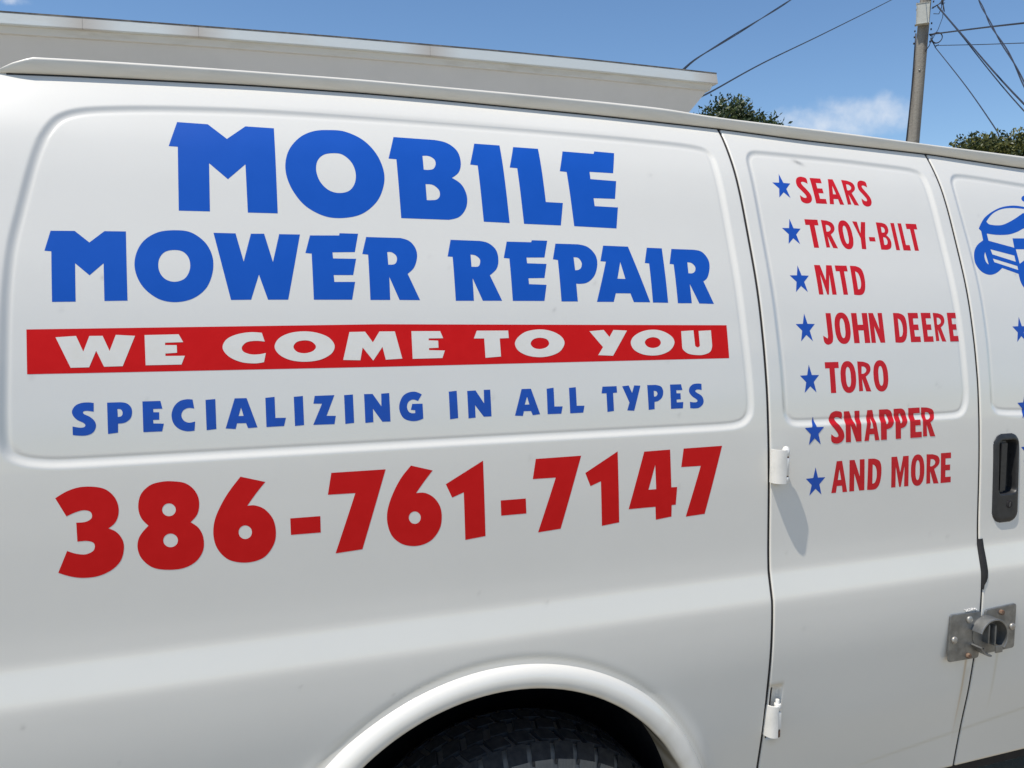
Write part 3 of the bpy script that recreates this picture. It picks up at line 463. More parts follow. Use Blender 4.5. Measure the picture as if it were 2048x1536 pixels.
for ln in LETTERS.strip().split('\n'):
    par, col, ch, cs = ln.split('|')
    idx = {'side_panel': 0, 'rear_side_door': 1, 'front_side_door': 2}[par]
    cont = []
    for c in cs.split(';'):
        pts = [(float(w.rstrip('~').split(',')[0])/1e4, float(w.rstrip('~').split(',')[1])/1e4, w.endswith('~')) for w in c.split()]
        cont.append(pts)
    lim = {0: 1.0215, 1: 1.576, 2: 1.99}[idx]
    allp = np.array([p[:2] for c in cont for p in c]); zlo, zhi = allp[:, 1].min(), allp[:, 1].max(); xhi = allp[:, 0].max()
    fine = (zlo < 1.37 and zhi > 1.33) or (idx == 1 and xhi > 1.53)
    h = .003 if fine else .012
    polys = [spline(c, .003) for c in cont]
    pts = []; edges = []
    for p in polys:
        q = []
        for k in range(len(p)):
            a, b = p[k], p[(k+1) % len(p)]; m = max(1, int(np.hypot(*(b-a))/h+.999))
            q += [a+(b-a)*t/m for t in range(m)]
        b0 = len(pts); pts += q; edges += [(b0+k, b0+(k+1) % len(q)) for k in range(len(q))]
    lo = allp.min(0); hi = allp.max(0)
    gx, gz = np.meshgrid(np.arange(lo[0]+h/2, hi[0], h), np.arange(lo[1]+h/2, hi[1], h)); gx = gx.ravel(); gz = gz.ravel()
    ins = np.zeros(len(gx), bool)
    for p in polys: ins ^= inside(p, gx, gz)
    near = np.full(len(gx), 9.)
    for p in polys: near = np.minimum(near, np.abs(sdist(p, gx, gz)))
    ok = ins & (near > h*.3)
    allv = [Vector((float(a[0]), float(a[1]))) for a in pts]+[Vector((float(a), float(b))) for a, b in zip(gx[ok], gz[ok])]
    v2, _, f2, *_r = delaunay_2d_cdt(allv, edges, [], 0, 1e-7)
    v2 = np.array([(v.x, v.y) for v in v2]); f2 = [f for f in f2]
    cen = np.array([v2[list(f)].mean(0) for f in f2]); keep = np.zeros(len(f2), bool)
    for p in polys: keep ^= inside(p, cen[:, 0], cen[:, 1])
    F = [list(f) for f, k in zip(f2, keep) if k]
    lift = (.00045 if col == 'white' else .00022)+(.0003 if fine else 0)
    Y = body_y(v2[:, 0], v2[:, 1], idx)-lift
    nm = {'bar': 'red_banner', 'star': 'star', 'mower_picture': 'mower_picture', 'dash': 'dash'}.get(ch, 'numeral' if ch.isdigit() else 'letter')
    F = [f if (lambda a, b, c: (b[0]-a[0])*(c[1]-a[1])-(b[1]-a[1])*(c[0]-a[0]))(*v2[f[:3]]) > 0 else f[::-1] for f in F]
    o = mesh(nm, [(a, y, b) for (a, b), y in zip(v2, Y)], F, COLORS[col], OWNER[par])
    g = .0008; fxn = (body_y(v2[:, 0]+g, v2[:, 1], idx)-body_y(v2[:, 0]-g, v2[:, 1], idx))/(2*g); fzn = (body_y(v2[:, 0], v2[:, 1]+g, idx)-body_y(v2[:, 0], v2[:, 1]-g, idx))/(2*g)
    nr = np.stack([fxn, -np.ones(len(fxn)), fzn], 1); nr /= np.linalg.norm(nr, axis=1)[:, None]
    o.data.normals_split_custom_set_from_vertices([tuple(map(float, q)) for q in nr])
    if ch in 'MOBILEWRPAYTUSCZNGDJH0123456789' and nm in ('letter', 'numeral'):
        o['label'] = '%s %s %s' % ({'blue': 'large blue', 'dblue': 'small blue', 'red': 'large red', 'red2': 'small red', 'white': 'white'}[col], nm, ch)

# ------------------------------------------------------------ drip rail, roof, far side, ends
xs = [-.455, -.38, -.33]+list(np.arange(-.31, 2.02, .01))+list(np.arange(2.1, 3.3, .1))
V = []; F = []
prof = [(.006, -.02, 0), (.0, 0, 0), (-.0055, .05, 0), (-.0085, .2, 0), (-.0105, .5, 0), (-.0125, .78, 0), (-.0120, .90, 0), (-.0085, .97, 0), (-.004, 1.0, 0), (.004, .96, 0), (.03, .8, 0), (.06, .86, 0)]
for x in xs:
    lo_ = float(rlo(x)); hi_ = float(rhi(x)); s = min(1, max(.08, (hi_-lo_)/.022)); y0 = float(side(lo_))
    t = min(max(-.33-x, 0), .1249); y0 += .125-math.sqrt(.125**2-t*t)
    for dy, u, _ in prof: V.append((x, y0+dy*(s if dy < 0 else 1), lo_+u*(hi_-lo_)))
m = len(prof)
for k in range(len(xs)-1):
    for j in range(m-1): F.append([k*m+j, (k+1)*m+j, (k+1)*m+j+1, k*m+j+1])
mesh('drip_rail', V, F, RAILP, van)
V, F = tube([(x, float(side(float(rlo(x))))-.0008, float(rlo(x))-.0012) for x in np.arange(-.30, 2.02, .02)], .0018, 6)
mesh('rail_seal', V, F, BLACK, van)
xs = [-.455, 0, .5, 1, 1.5, 2, 2.6, 3.0]; V = []; F = []
for x in xs:
    z0 = float(rhi(x))-.003; y0 = float(side(float(rlo(x))))+.045
    for k in range(13):
        t = k/12; V.append((x, y0+(1.8-2*y0)*t, z0+.07*(1-(2*t-1)**4)-.0))
for k in range(len(xs)-1):
    for j in range(12): F.append([k*13+j, (k+1)*13+j, (k+1)*13+j+1, k*13+j+1])
mesh('roof', V, F, TRIM, van)
zs = list(np.arange(.45, 1.95, .05))+[1.95]
V = []; F = []
xs = [-.455, .5, 1.5, 2.5, 3.0]
for x in xs:
    for z in zs: V.append((x, 1.8-float(side(z)), z))
m = len(zs)
for k in range(len(xs)-1):
    for j in range(m-1): F.append([k*m+j, k*m+j+1, (k+1)*m+j+1, (k+1)*m+j])
mesh('far_side_panel', V, F, TRIM, van)
# rear end
V = []
for z in zs:
    y = float(side(z))+.125; V += [(-.455, y, z), (-.455, 1.8-y+.1, z)]
F = [[2*k, 2*k+2, 2*k+3, 2*k+1] for k in range(m-1)]
mesh('rear_door', V, F, TRIM, van)
box('floor_pan', (-.44, .12, .45), (3.9, 1.68, .50), DARK, van, 0)
# cab, beyond the side doors
st = [(1.998, 1.935, 0), (2.6, 1.93, 0), (2.85, 1.90, .01), (3.15, 1.55, .03), (3.38, 1.30, .04), (3.8, 1.18, .07), (3.98, 1.02, .11), (4.02, .8, .14), (4.02, .5, .14)]
V = []; F = []; nn = 24
for x, zt, ins_ in st:
    for k in range(nn):
        z = .5+(zt-.03-.5)*k/(nn-1) if zt > .52 else .5
        V.append((x, float(side(z))+ins_, z))
    y = float(side(zt-.03))+ins_
    for k in range(1, 7): V.append((x, y+.04+(.9-y-.04)*k/6, zt+.03*math.sin(k/6*1.57)))
m = nn+6
for k in range(len(st)-1):
    for j in range(m-1):
        cx = (st[k][0]+st[k+1][0])/2; cz = V[k*m+j][2]
        F.append([k*m+j, (k+1)*m+j, (k+1)*m+j+1, k*m+j+1])
b = len(V); V2 = [(x, 1.8-y, z) for x, y, z in V]; F2 = [[i+b for i in f[::-1]] for f in F]
mesh('cab_body', V+V2, F+F2, TRIM, van, sharp=40)
box('nose_panel', (4.0, .14, .45), (4.03, 1.66, .99), TRIM, van, .01)
box('front_bumper', (4.0, .04, .42), (4.12, 1.76, .62), DARK, van, .02)
V = []
for x, z in ((2.12, 1.33), (2.92, 1.33), (2.80, 1.83), (2.12, 1.85)): V.append((x, float(side(z))-.006, z))
mesh('cab_window', V, [[0, 1, 2, 3]], GLASS, van, smooth=False)
mesh('windscreen', [(2.90, .25, 1.885), (2.90, 1.55, 1.885), (3.36, 1.6, 1.375), (3.36, .2, 1.375)], [[0, 3, 2, 1]], GLASS, van, smooth=False)
# ------------------------------------------------------------ rear wheel arch
lip = [(.4540, .0050), (.4515, -.001), (.4480, -.0065), (.443, -.0115), (.436, -.0150), (.428, -.0165), (.419, -.0160), (.4125, -.0130), (.4095, -.0075), (.4090, .0), (.4095, .02), (.411, .10)]
V = []; F = []; angs = np.linspace(-2, 182, 93)
for a in angs:
    for r, y in lip:
        r -= .0095
        V.append((ARC[0]+r*math.cos(R(a)), y, ARC[1]+r*math.sin(R(a))))
m = len(lip)
for k in range(len(angs)-1):
    for j in range(m-1): F.append([k*m+j, k*m+j+1, (k+1)*m+j+1, (k+1)*m+j])
o = mesh('wheel_arch_lip', V, F, PAINT, van)
C = np.zeros((len(V), 4), np.float32); C[:, :3] = (.42, .36, .24)
for k, a in enumerate(angs):
    for j in range(m):
        C[k*m+j, 3] = (.0, 0, 0, 0, .02, .05, .12, .3, .5, .6, .8, .9)[j]*(.55+.45*math.sin(a*.7)) + (.10 if a < 45 else 0)*max(0, math.sin(a*1.3))
at = o.data.color_attributes.new('stain_tint', 'FLOAT_COLOR', 'POINT'); at.data.foreach_set('color', C.ravel())
V = []; F = []
for a in np.linspace(0, 180, 41):
    c, s = math.cos(R(a)), math.sin(R(a))
    V += [(ARC[0]+.404*c, .02, ARC[1]+.404*s), (ARC[0]+.416*c, .12, ARC[1]+.416*s), (ARC[0]+.416*c, .45, ARC[1]+.416*s), (ARC[0], .45, ARC[1])]
for k in range(40):
    for j in range(3): F.append([4*k+j, 4*k+4+j, 4*k+5+j, 4*k+1+j])
mesh('wheel_well', V, F, DARK, van)

def make_wheel(cx, yo, flip=1):
    """tyre outer sidewall plane at y = yo"""
    w = empty('wheel', (0, 0, 0)); w.parent = van; w.location = Vector((cx, yo, .365))-van.location
    rad = .372
    pr = [(.225, .012), (.24, .004), (.275, -.004), (.31, -.004), (.335, .004), (.350, .014), (.3565, .022), (.360, .034), (.3625, .06), (.363, .115), (.3625, .17), (.360, .196), (.3565, .208), (.335, .226), (.29, .234), (.24, .226), (.225, .218)]
    n = 84; V = []; F = []
    for k in range(n):
        a = 2*math.pi*k/n
        for r, y in pr: V.append((r*math.cos(a), flip*y, r*math.sin(a)))
    m = len(pr)
    for k in range(n):
        for j in range(m-1):
            a, b = k*m+j, ((k+1) % n)*m+j; F.append([a, a+1, b+1, b] if flip > 0 else [a, b, b+1, a+1])
    def off(L): return [(v[0]+w.location.x+van.location.x, v[1]+w.location.y+van.location.y, v[2]+w.location.z+van.location.z) for v in L]
    mesh('tyre', off(V), F, SIDEW, w)
    bl = []; sr = []; nb = 46
    random.seed(3)
    for k in range(nb):
        for row, (y0, y1, r0, r1, ph, sp) in enumerate(((.008, .045, .352, .370, 0, .40), (.052, .088, .371, .373, .5, .36), (.094, .136, .373, .373, .15, .36), (.142, .178, .373, .371, .6, .36), (.185, .222, .370, .352, .1, .40))):
            a0 = 2*math.pi*(k+ph)/nb; da = 2*math.pi/nb*sp
            sk = .25*da*(1 if row % 2 else -1)
            vs = []
            for (y, r, s) in ((y0, r0, -sk), (y1, r1, sk)):
                for a in (a0-da+s, a0+da+s):
                    vs.append((r*math.cos(a), flip*y, r*math.sin(a))); vs.append(((r-.016)*math.cos(a), flip*y, (r-.016)*math.sin(a)))
            bl.append((vs, [[0, 2, 6, 4], [0, 1, 3, 2], [4, 6, 7, 5], [0, 4, 5, 1], [2, 3, 7, 6]]))
            if row in (0, 4) and flip > 0:       # shoulder lug running down the sidewall
                sg = -1 if row == 0 else 1
                yy = y0 if row == 0 else y1; vs = []
                for (y, r) in ((yy, .352), (yy+sg*.010, .330)):
                    for a in (a0-da*.96-sk*0, a0+da*.96): vs.append((r*math.cos(a), flip*y, r*math.sin(a))); vs.append(((r-.01)*math.cos(a), flip*(y-sg*.010), (r-.01)*math.sin(a)))
                sr.append((vs, [[0, 2, 6, 4], [0, 1, 3, 2], [4, 6, 7, 5], [0, 4, 5, 1], [2, 3, 7, 6]]))
            if row == 0 and flip > 0:            # fine ribs on the buttress
                for q in range(5):
                    a = a0-da*.7+da*1.4*q/4; vs = []
                    for (y, r) in ((.0045, .3535), (-.0075, .322)):
                        for d in (-.0022, .0022): vs.append((r*math.cos(a+d), flip*y, r*math.sin(a+d)))
                    sr.append((vs, [[0, 1, 3, 2]]))
    Vb, Fb = join(bl); tr_ = mesh('tread', off(Vb), Fb, TYRE, w, smooth=False); tr_['kind'] = 'stuff'
    if sr: Vb, Fb = join(sr); mesh('sidewall_ribs', off(Vb), Fb, SIDEW, w, smooth=False)['kind'] = 'stuff'
    V = []; F = []; pr = [(.225, .012), (.222, .03), (.205, .05), (.19, .07), (.12, .075), (.09, .03), (.0, .02)]
    for k in range(36):
        a = 2*math.pi*k/36
        for r, y in pr: V.append((r*math.cos(a), flip*y, r*math.sin(a)))
    m = len(pr)
    for k in range(36):
        for j in range(m-1):
            a, b = k*m+j, ((k+1) % 36)*m+j; F.append([a, a+1, b+1, b][::-1])
    mesh('rim', off(V), F, RIM, w)
    return w
make_wheel(.545, .072)
make_wheel(3.45, .072)
make_wheel(.545, 1.728, -1)
make_wheel(3.45, 1.728, -1)

# ------------------------------------------------------------ hinges
def arcplate(name, pts, z0, z1, th, mat, parent, taper=0.):
    """a plate bent along pts (x, y), standing from z0 to z1"""
    P_ = [np.array(p) for p in pts]; V = []; F = []
    n = len(P_)
    for i, p in enumerate(P_):
        t = P_[min(i+1, n-1)]-P_[max(i-1, 0)]; t = t/np.hypot(*t); nn = np.array((t[1], -t[0]))
        tp = taper*(1-i/(n-1))
        for q in (p, p-nn*th):
            V += [(q[0]-0, q[1], z0-tp*.0), (q[0], q[1], z0+.0012), (q[0], q[1], z1-.0012), (q[0], q[1], z1)]
    for i in range(n-1):
        a = 8*i; b = 8*(i+1)
        for k in range(3): F += [[a+k, b+k, b+k+1, a+k+1], [a+4+k, a+5+k, b+5+k, b+4+k]]
        F += [[a+3, b+3, b+7, a+7], [a, a+4, b+4, b]]
    for a, fl in ((0, 1), (8*(n-1), -1)):
        for k in range(3): F.append([a+k, a+k+1, a+k+5, a+k+4][::fl])
    return mesh(name, V, F, mat, parent, sharp=40)
def cyl(name, x, y, z0, z1, r, mat, parent, dome=0, n=20):
    V = []; F = []; rings = [(r*.9, z0), (r, z0+r*.1), (r, z1-r*.1), (r*.92, z1)]
    if dome: rings += [(r*.75, z1+dome*.55), (r*.45, z1+dome*.88), (.0005, z1+dome)]
    for rr, z in rings:
        for k in range(n): V.append((x+rr*math.cos(2*math.pi*k/n), y+rr*math.sin(2*math.pi*k/n), z))
    for i in range(len(rings)-1):
        for k in range(n): F.append([i*n+k, i*n+(k+1) % n, (i+1)*n+(k+1) % n, (i+1)*n+k])
    F.append(list(range(n))[::-1]); F.append([(len(rings)-1)*n+k for k in range(n)])
    return mesh(name, V, F, mat, parent, sharp=50)
h = empty('door_hinge', (0, 0, 0)); h.parent = van; h.location = Vector((1.03, .02, 1.27))-van.location
h['label'] = 'upper white door hinge with domed pin'
pts = [(1.0240, .022), (1.0238, .015), (1.0246, .009), (1.0268, .005), (1.0305, .0010), (1.0355, -.0015), (1.041, -.0028), (1.0455, -.0028)]
arcplate('hinge_plate', pts, 1.2365, 1.3035, .004, TRIM, h)
cyl('hinge_pin', 1.0478, .0045, 1.2905, 1.304, .0074, TRIM, h, dome=.006)
cyl('hinge_pin', 1.0478, .0045, 1.2520, 1.2875, .0072, TRIM, h)
cyl('hinge_pin', 1.0478, .0045, 1.2375, 1.2495, .0072, TRIM, h)
cyl('pin_core', 1.0478, .0045, 1.2400, 1.300, .0062, RUST, h)
box('hinge_leaf', (1.041, .003, 1.252), (1.054, .025, 1.288), TRIM, h, .002)
h = empty('door_hinge', (0, 0, 0)); h.parent = van; h.location = Vector((1.03, .02, .75))-van.location
h['label'] = 'lower white door hinge with rusty pin'
pts = [(1.0262, .030), (1.0262, .018), (1.028, .010), (1.031, .004), (1.035, .001), (1.040, -.001), (1.0455, -.001)]
arcplate('hinge_plate', pts, .7140, .7800, .004, TRIM, h)
cyl('hinge_pin', 1.0480, .0065, .7705, .7835, .0070, TRIM, h)
cyl('hinge_pin', 1.0480, .0065, .7310, .7675, .0066, TRIM, h)
cyl('hinge_pin', 1.0480, .0065, .7140, .7275, .0068, RUST, h)
cyl('pin_core', 1.0475, .0065, .7200, .7920, .0040, TRIM, h)
box('hinge_leaf', (1.043, .000, .732), (1.054, .034, .766), TRIM, h, .002)

# ------------------------------------------------------------ handle on the narrower door
hx0, hx1, hz0, hz1 = 1.6195, 1.6955, 1.1015, 1.3000
dx = .0013; gx = np.arange(hx0-.001, hx1+.002, dx); gz = np.arange(hz0-.001, hz1+.002, dx*1.4)
X, Z = np.meshgrid(gx, gz)
def rr_sd(x, z, a, b, c, d, r):
    qx = np.abs(x-(a+b)/2)-(b-a)/2+r; qz = np.abs(z-(c+d)/2)-(d-c)/2+r
    return -(np.hypot(np.maximum(qx, 0), np.maximum(qz, 0))+np.minimum(np.maximum(qx, qz), 0)-r)
d = rr_sd(X, Z, hx0, hx1, hz0, hz1, .024)
e = np.clip(1-d/.012, 0, 1)
Hh = .0050*np.sqrt(np.clip(1-e*e, 0, 1))
c = rr_sd(X, Z, 1.6325, 1.6885, 1.166, 1.286, .012)
Hh = Hh-.026*sm(c/.007+.2)
Y = side(Z)-Hh; idx = -np.ones(X.shape, int); V = []; F = []
ok = d > -.0012
for j, i in zip(*np.where(ok)): idx[j, i] = len(V); V.append((X[j, i], Y[j, i], Z[j, i]))
for j in range(X.shape[0]-1):
    for i in range(X.shape[1]-1):
        q = [idx[j, i], idx[j, i+1], idx[j+1, i+1], idx[j+1, i]]
        if min(q) >= 0: F.append([int(k) for k in q])
hd = empty('door_handle', (0, 0, 0)); hd.parent = front_door; hd.location = (1.657-van.location.x, .02-van.location.y, 1.2)
hd['label'] = 'black plastic pull handle with key lock below'
def absmesh(*a): return mesh(*a)
bez = mesh('handle_bezel', V, F, PLAST, front_door); 
bpy.data.objects.remove(hd)
bm = bmesh.new(); bmesh.ops.create_cube(bm, size=1)
for v in bm.verts: v.co = Vector((1.647+v.co.x*.0265, float(side(1.225))+.0035+v.co.y*.013, 1.2265+v.co.z*.117))
bmesh.ops.bevel(bm, geom=bm.edges[:], offset=.0052, segments=4, affect='EDGES')
bm_mesh('handle_grip', bm, PLAST, front_door)
def disc_y(name, x, y, z, r, th, mat, parent, n=20):
    rings = [(r, 0), (r, -th*.6), (r*.85, -th), (r*.4, -th*1.1), (.0003, -th*1.12)]; V = []; F = []
    for a, b in rings:
        for k in range(n): V.append((x+a*math.cos(2*math.pi*k/n), y+b, z+a*math.sin(2*math.pi*k/n)))
    for i in range(len(rings)-1):
        for k in range(n): F.append([i*n+k, i*n+(k+1) % n, (i+1)*n+(k+1) % n, (i+1)*n+k])
    return mesh(name, V, F, mat, parent, sharp=50)
ky = float(side(1.142))-.0048
disc_y('key_lock', 1.6645, ky, 1.142, .0090, .0018, DARK, front_door)
mesh('keyhole', [(1.6632, ky-.0022, 1.137), (1.6652, ky-.0022, 1.137), (1.6658, ky-.0022, 1.147), (1.6638, ky-.0022, 1.147)], [[0, 1, 2, 3]], STEEL, front_door, False)
# torn rubber seal beside the gap
V = []; F = []
ed = [(1.0700, 1.5815, 1.5905), (1.052, 1.5815, 1.5925), (1.034, 1.5815, 1.5937), (1.015, 1.5815, 1.5943), (1.000, 1.5815, 1.5943), (.985, 1.5815, 1.5930), (.9776, 1.5815, 1.5900), (.970, 1.5815, 1.5840), (.960, 1.5815, 1.5822)]
for z, a, b in ed: V += [(a-.004, float(side(z))+.004, z), (a, float(side(z))-.0016, z), (b, float(side(z))-.0018, z), (b+.0004, float(side(z))+.0006, z)]
for k in range(len(ed)-1):
    for j in range(3): F.append([4*k+j, 4*k+j+1, 4*k+5+j, 4*k+4+j][::-1])
mesh('rubber_seal', V, F, BLACK, front_door)

# ------------------------------------------------------------ hasp lock bridging both doors
lk = empty('hasp_lock', (0, 0, 0)); lk.parent = van; lk.location = Vector((1.585, 0, .86))-van.location
lk['label'] = 'grey steel hasp with round open shroud bolted across both doors'
def plate(pts, th, mat, yoff):
    """flat rounded plate on the door; pts (x, z)"""
    P_ = np.array(pts); V = []; F = []; r = .007; out = []
    n = len(P_)
    for i in range(n):
        p = P_[i]; a = P_[i-1]-p; b = P_[(i+1) % n]-p; a = a/np.hypot(*a); b = b/np.hypot(*b)
        for k in range(5):
            t = k/4; out.append((1-t)**2*(p+a*r)+2*t*(1-t)*p+t*t*(p+b*r))
    m = len(out); c = P_.mean(0)
    for dz, s in ((0, 1.), (th-.0008, 1.), (th, .985)):
        for q in out:
            q2 = c+(q-c)*s; V.append((q2[0], yoff(q2[1])-dz, q2[1]))
    for L in range(2):
        for k in range(m): F.append([L*m+k, L*m+(k+1) % m, (L+1)*m+(k+1) % m, (L+1)*m+k][::-1])
    F.append([2*m+k for k in range(m)])
    bm = bmesh.new(); vs = [bm.verts.new(v) for v in V]
    for f in F: bm.faces.new([vs[k] for k in f])
    bmesh.ops.recalc_face_normals(bm, faces=bm.faces[:])
    return bm_mesh('mounting_plate', bm, mat, lk)
yl = lambda z: .0035+.04*(.86-z)*.9*0
plate([(1.4872, .914), (1.5752, .9125), (1.5752, .806), (1.4872, .8075)], .0035, STEEL, lambda z: -.0005)
plate([(1.5895, .9130), (1.6815, .9175), (1.6815, .8145), (1.5895, .812)], .0035, STEEL, lambda z: -.0005)
for i, (x, z, mt) in enumerate(((1.5412, .8981, BOLT), (1.5003, .8571, BOLT), (1.5423, .816, RUST), (1.6344, .903, RUST), (1.6705, .8653, BOLT))):
    disc_y('bolt', x, -.0040, z, .0078 if mt is BOLT else .006, .004 if mt is BOLT else .006, mt, lk)
def band(name, cx, cz, r, th, y0, y1, a0, a1, mat, inset=0):
    V = []; F = []; n = max(3, int(abs(a1-a0)/6))
    for k in range(n+1):
        a = R(a0+(a1-a0)*k/n)
        for rr, y in ((r, y0), (r, y1+.0008), (r-.0008, y1), (r-th+.0008, y1), (r-th, y1+.0008), (r-th, y0)):
            V.append((cx+rr*math.cos(a), y, cz+rr*math.sin(a)))
    for k in range(n):
        for j in range(5): F.append([6*k+j, 6*k+6+j, 6*k+7+j, 6*k+1+j])
    F.append(list(range(6))); F.append([6*n+j for j in range(6)][::-1])
    bm = bmesh.new(); vs = [bm.verts.new(v) for v in V]
    for f in F: bm.faces.new([vs[k] for k in f])
    bmesh.ops.recalc_face_normals(bm, faces=bm.faces[:])
    return bm_mesh(name, bm, mat, lk)
cx, cz = 1.5885, .8590
band('lock_shroud', cx, cz, .0425, .0042, -.002, -.030, -40, 160, STEEL)
band('lower_lip', cx, cz, .0425, .0042, -.002, -.030, 206, 262, STEEL)
box('staple', (1.583, -.019, .842), (1.5875, -.003, .885), STEEL, lk, .0015)
box('staple', (1.596, -.024, .838), (1.6005, -.003, .884), STEEL, lk, .0015)
disc_y('lock_recess', 1.586, -.0045, .8605, .0335, .0008, STEEL, lk, 32)
box('drip_tab', (1.598, -.027, .822), (1.618, -.0235, .838), STEEL, lk, .001)
# lump of sealant squeezed out above the plate
random.seed(8); parts = []
for k in range(16):
    x = 1.532+.030*k/15+random.uniform(-.002, .002); z = .9165+random.uniform(-.001, .004)
    bm = bmesh.new(); bmesh.ops.create_icosphere(bm, subdivisions=1, radius=random.uniform(.0012, .0030)); bm.verts.index_update()
    parts.append(([Vector((x, float(side(z))-.001, z))+v.co for v in bm.verts], [[v.index for v in f.verts] for f in bm.faces])); bm.free()
V, F = join(parts); mesh('sealant_bead', V, F, SOFF, lk)
# ------------------------------------------------------------ the building behind
A0 = np.array((-1.128, 4.412)); B0 = np.array((3.558, 4.094)); U_ = (B0-A0)/np.hypot(*(B0-A0)); NN = np.array((.0676, .9977))
s_of = lambda x: (x-A0[0])/U_[0]
bld = empty('building', (1.2, 8, 0), label='pale low building whose painted eave shows above the van', cat='building')
ztop = lambda s: float(np.interp(s, [s_of(x) for x in (-9, -1.128, -.691, -.039, .695, 1.894, 2.625, 3.558)], [3.24, 3.306, 3.313, 3.321, 3.329, 3.330, 3.323, 3.304]))
zf1 = lambda s: float(np.interp(s, [s_of(x) for x in (-9, -1.128, -.09, .948, 1.894, 2.626, 3.535)], [3.17, 3.238, 3.256, 3.262, 3.256, 3.249, 3.230]))
zf2 = lambda s: zf1(s)-.042
S1 = s_of(3.558)
def sweep(name, prof, s0, s1, mat, step=.25, end=True, parent=bld):
    """prof: list of (offset inwards, z function); swept along the eave, mitred at the corner and returned along the end"""
    V = []; F = []; n = max(1, int((s1-s0)/step)); m = len(prof)
    for k in range(n+1):
        s = s0+(s1-s0)*k/n
        for off, zf in prof:
            q = A0+U_*(min(s, S1-off) if s1 >= S1-1e-6 else s)+NN*off; V.append((q[0], q[1], zf(s)))
    if s1 >= S1-1e-6 and end:
        for off, zf in prof:
            q = A0+U_*(S1-off)+NN*7.5; V.append((q[0], q[1], zf(S1)))
        n += 1
    for k in range(n):
        for j in range(m-1): F.append([k*m+j, k*m+j+1, (k+1)*m+j+1, (k+1)*m+j])
    bm = bmesh.new(); vs = [bm.verts.new(v) for v in V]
    for f in F: bm.faces.new([vs[i] for i in f])
    return bm_mesh(name, bm, mat, parent, smooth=False)
joints = [-8.0, -5.6, -3.1]+[s_of(x) for x in (-.694, -.040, 1.412)]+[S1]
for a, b in zip(joints[:-1], joints[1:]):
    g = .0006; e = b-g if b < S1-.01 else b
    o = sweep('fascia_board', [(.04, lambda s: ztop(s)-.004), (.0075, lambda s: ztop(s)-.002), (-.002, lambda s: zf1(s)+.004), (.000, zf1), (.03, zf1)], a+g, e, FASC, .2)
    n = len(o.data.vertices); co = np.empty(n*3); o.data.vertices.foreach_get('co', co); co = co.reshape(-1, 3)
    C = np.zeros((n, 4), np.float32); C[:, :3] = (.33, .20, .10)
    ss = (co[:, 0]+1.2-A0[0])/U_[0]
    C[:, 3] = .0+.45*np.exp(-(np.minimum(abs(ss-a), abs(ss-b)*1.5)/.03)**2)
    at = o.data.color_attributes.new('stain_tint', 'FLOAT_COLOR', 'POINT'); at.data.foreach_set('color', C.ravel())
sweep('drip_edge', [(.4, lambda s: ztop(s)+.006), (.0068, lambda s: ztop(s)+.007), (.0066, lambda s: ztop(s)-.003), (.02, lambda s: ztop(s)-.005)], -8, S1, ROOFM)
sweep('eave_moulding', [(.028, lambda s: zf1(s)+.003), (.028, lambda s: zf1(s)-.006), (.040, lambda s: zf2(s)), (.07, lambda s: zf2(s))], -8, S1, CREAM)
sweep('soffit_panel', [(.060, lambda s: zf2(s)+.004), (.060, lambda s: zf2(s)-.004), (.17, lambda s: 3.02), (.26, lambda s: 2.86), (.30, lambda s: 2.84)], -8, S1, SOFF)
sweep('wall', [(.30, lambda s: 2.86), (.30, lambda s: 0)], -8, S1, STUCCO)
sweep('roof', [(.05, lambda s: ztop(s)+.002), (7.4, lambda s: ztop(s)+.01)], -8, S1-.01, ROOFM, end=False)

# ------------------------------------------------------------ utility pole and its wires
pb = Vector((15.293, 13.928, 5.45)); pt_ = Vector((15.366, 13.855, 7.984)); dirp = (pt_-pb)/(pt_.z-pb.z)
pole_at = lambda z: pb+dirp*(z-pb.z)
pole = empty('utility_pole', tuple(pole_at(0)), label='weathered wooden utility pole leaning slightly right above the van', cat='utility pole')
V, F = tube([pole_at(z) for z in np.arange(-.2, 11.1, .35)], [.155-.0042*z for z in np.arange(-.2, 11.1, .35)], 20)
mesh('post', V, F, WOOD, pole)
V, F = tube([pole_at(z)+Vector((-.707, .707, 0))*(.165-.004*z+.012*math.sin(z*1.7))+Vector((-.02, -.02, 0)) for z in np.arange(0, 7.9, .3)], .014, 6)
mesh('ground_wire', V, F, CABLE, pole)
V, F = tube([pole_at(z)+Vector((-.707, .707, 0))*(.15-.004*z+.01*math.sin(z*1.3+1))+Vector((-.05, -.05, 0)) for z in np.arange(0, 7.4, .3)], .008, 6)
mesh('ground_wire', V, F, CABLE, pole)
rt = Vector((.707, -.707, 0)); fw = Vector((-.707, -.707, 0))
c = pole_at(8.16)+fw*.19-rt*.03
bm = bmesh.new(); bmesh.ops.create_cube(bm, size=1)
for v in bm.verts:
    q = v.co.copy(); v.co = c+rt*(q.x*.27*(1 if q.z > -.3 else .98))+fw*(q.y*.14)+Vector((0, 0, q.z*.45))
bmesh.ops.bevel(bm, geom=bm.edges[:], offset=.010, segments=2, affect='EDGES')
bm_mesh('junction_box', bm, BOXM, pole)
def loop_pts(c, r, a0, a1, n, sq=1., tilt=0):
    return [c+rt*(r*math.cos(R(a0+(a1-a0)*k/n)))+Vector((0, 0, r*sq*math.sin(R(a0+(a1-a0)*k/n))))+fw*(tilt*k/n) for k in range(n+1)]
cc = Vector((15.451, 13.552, 7.607))
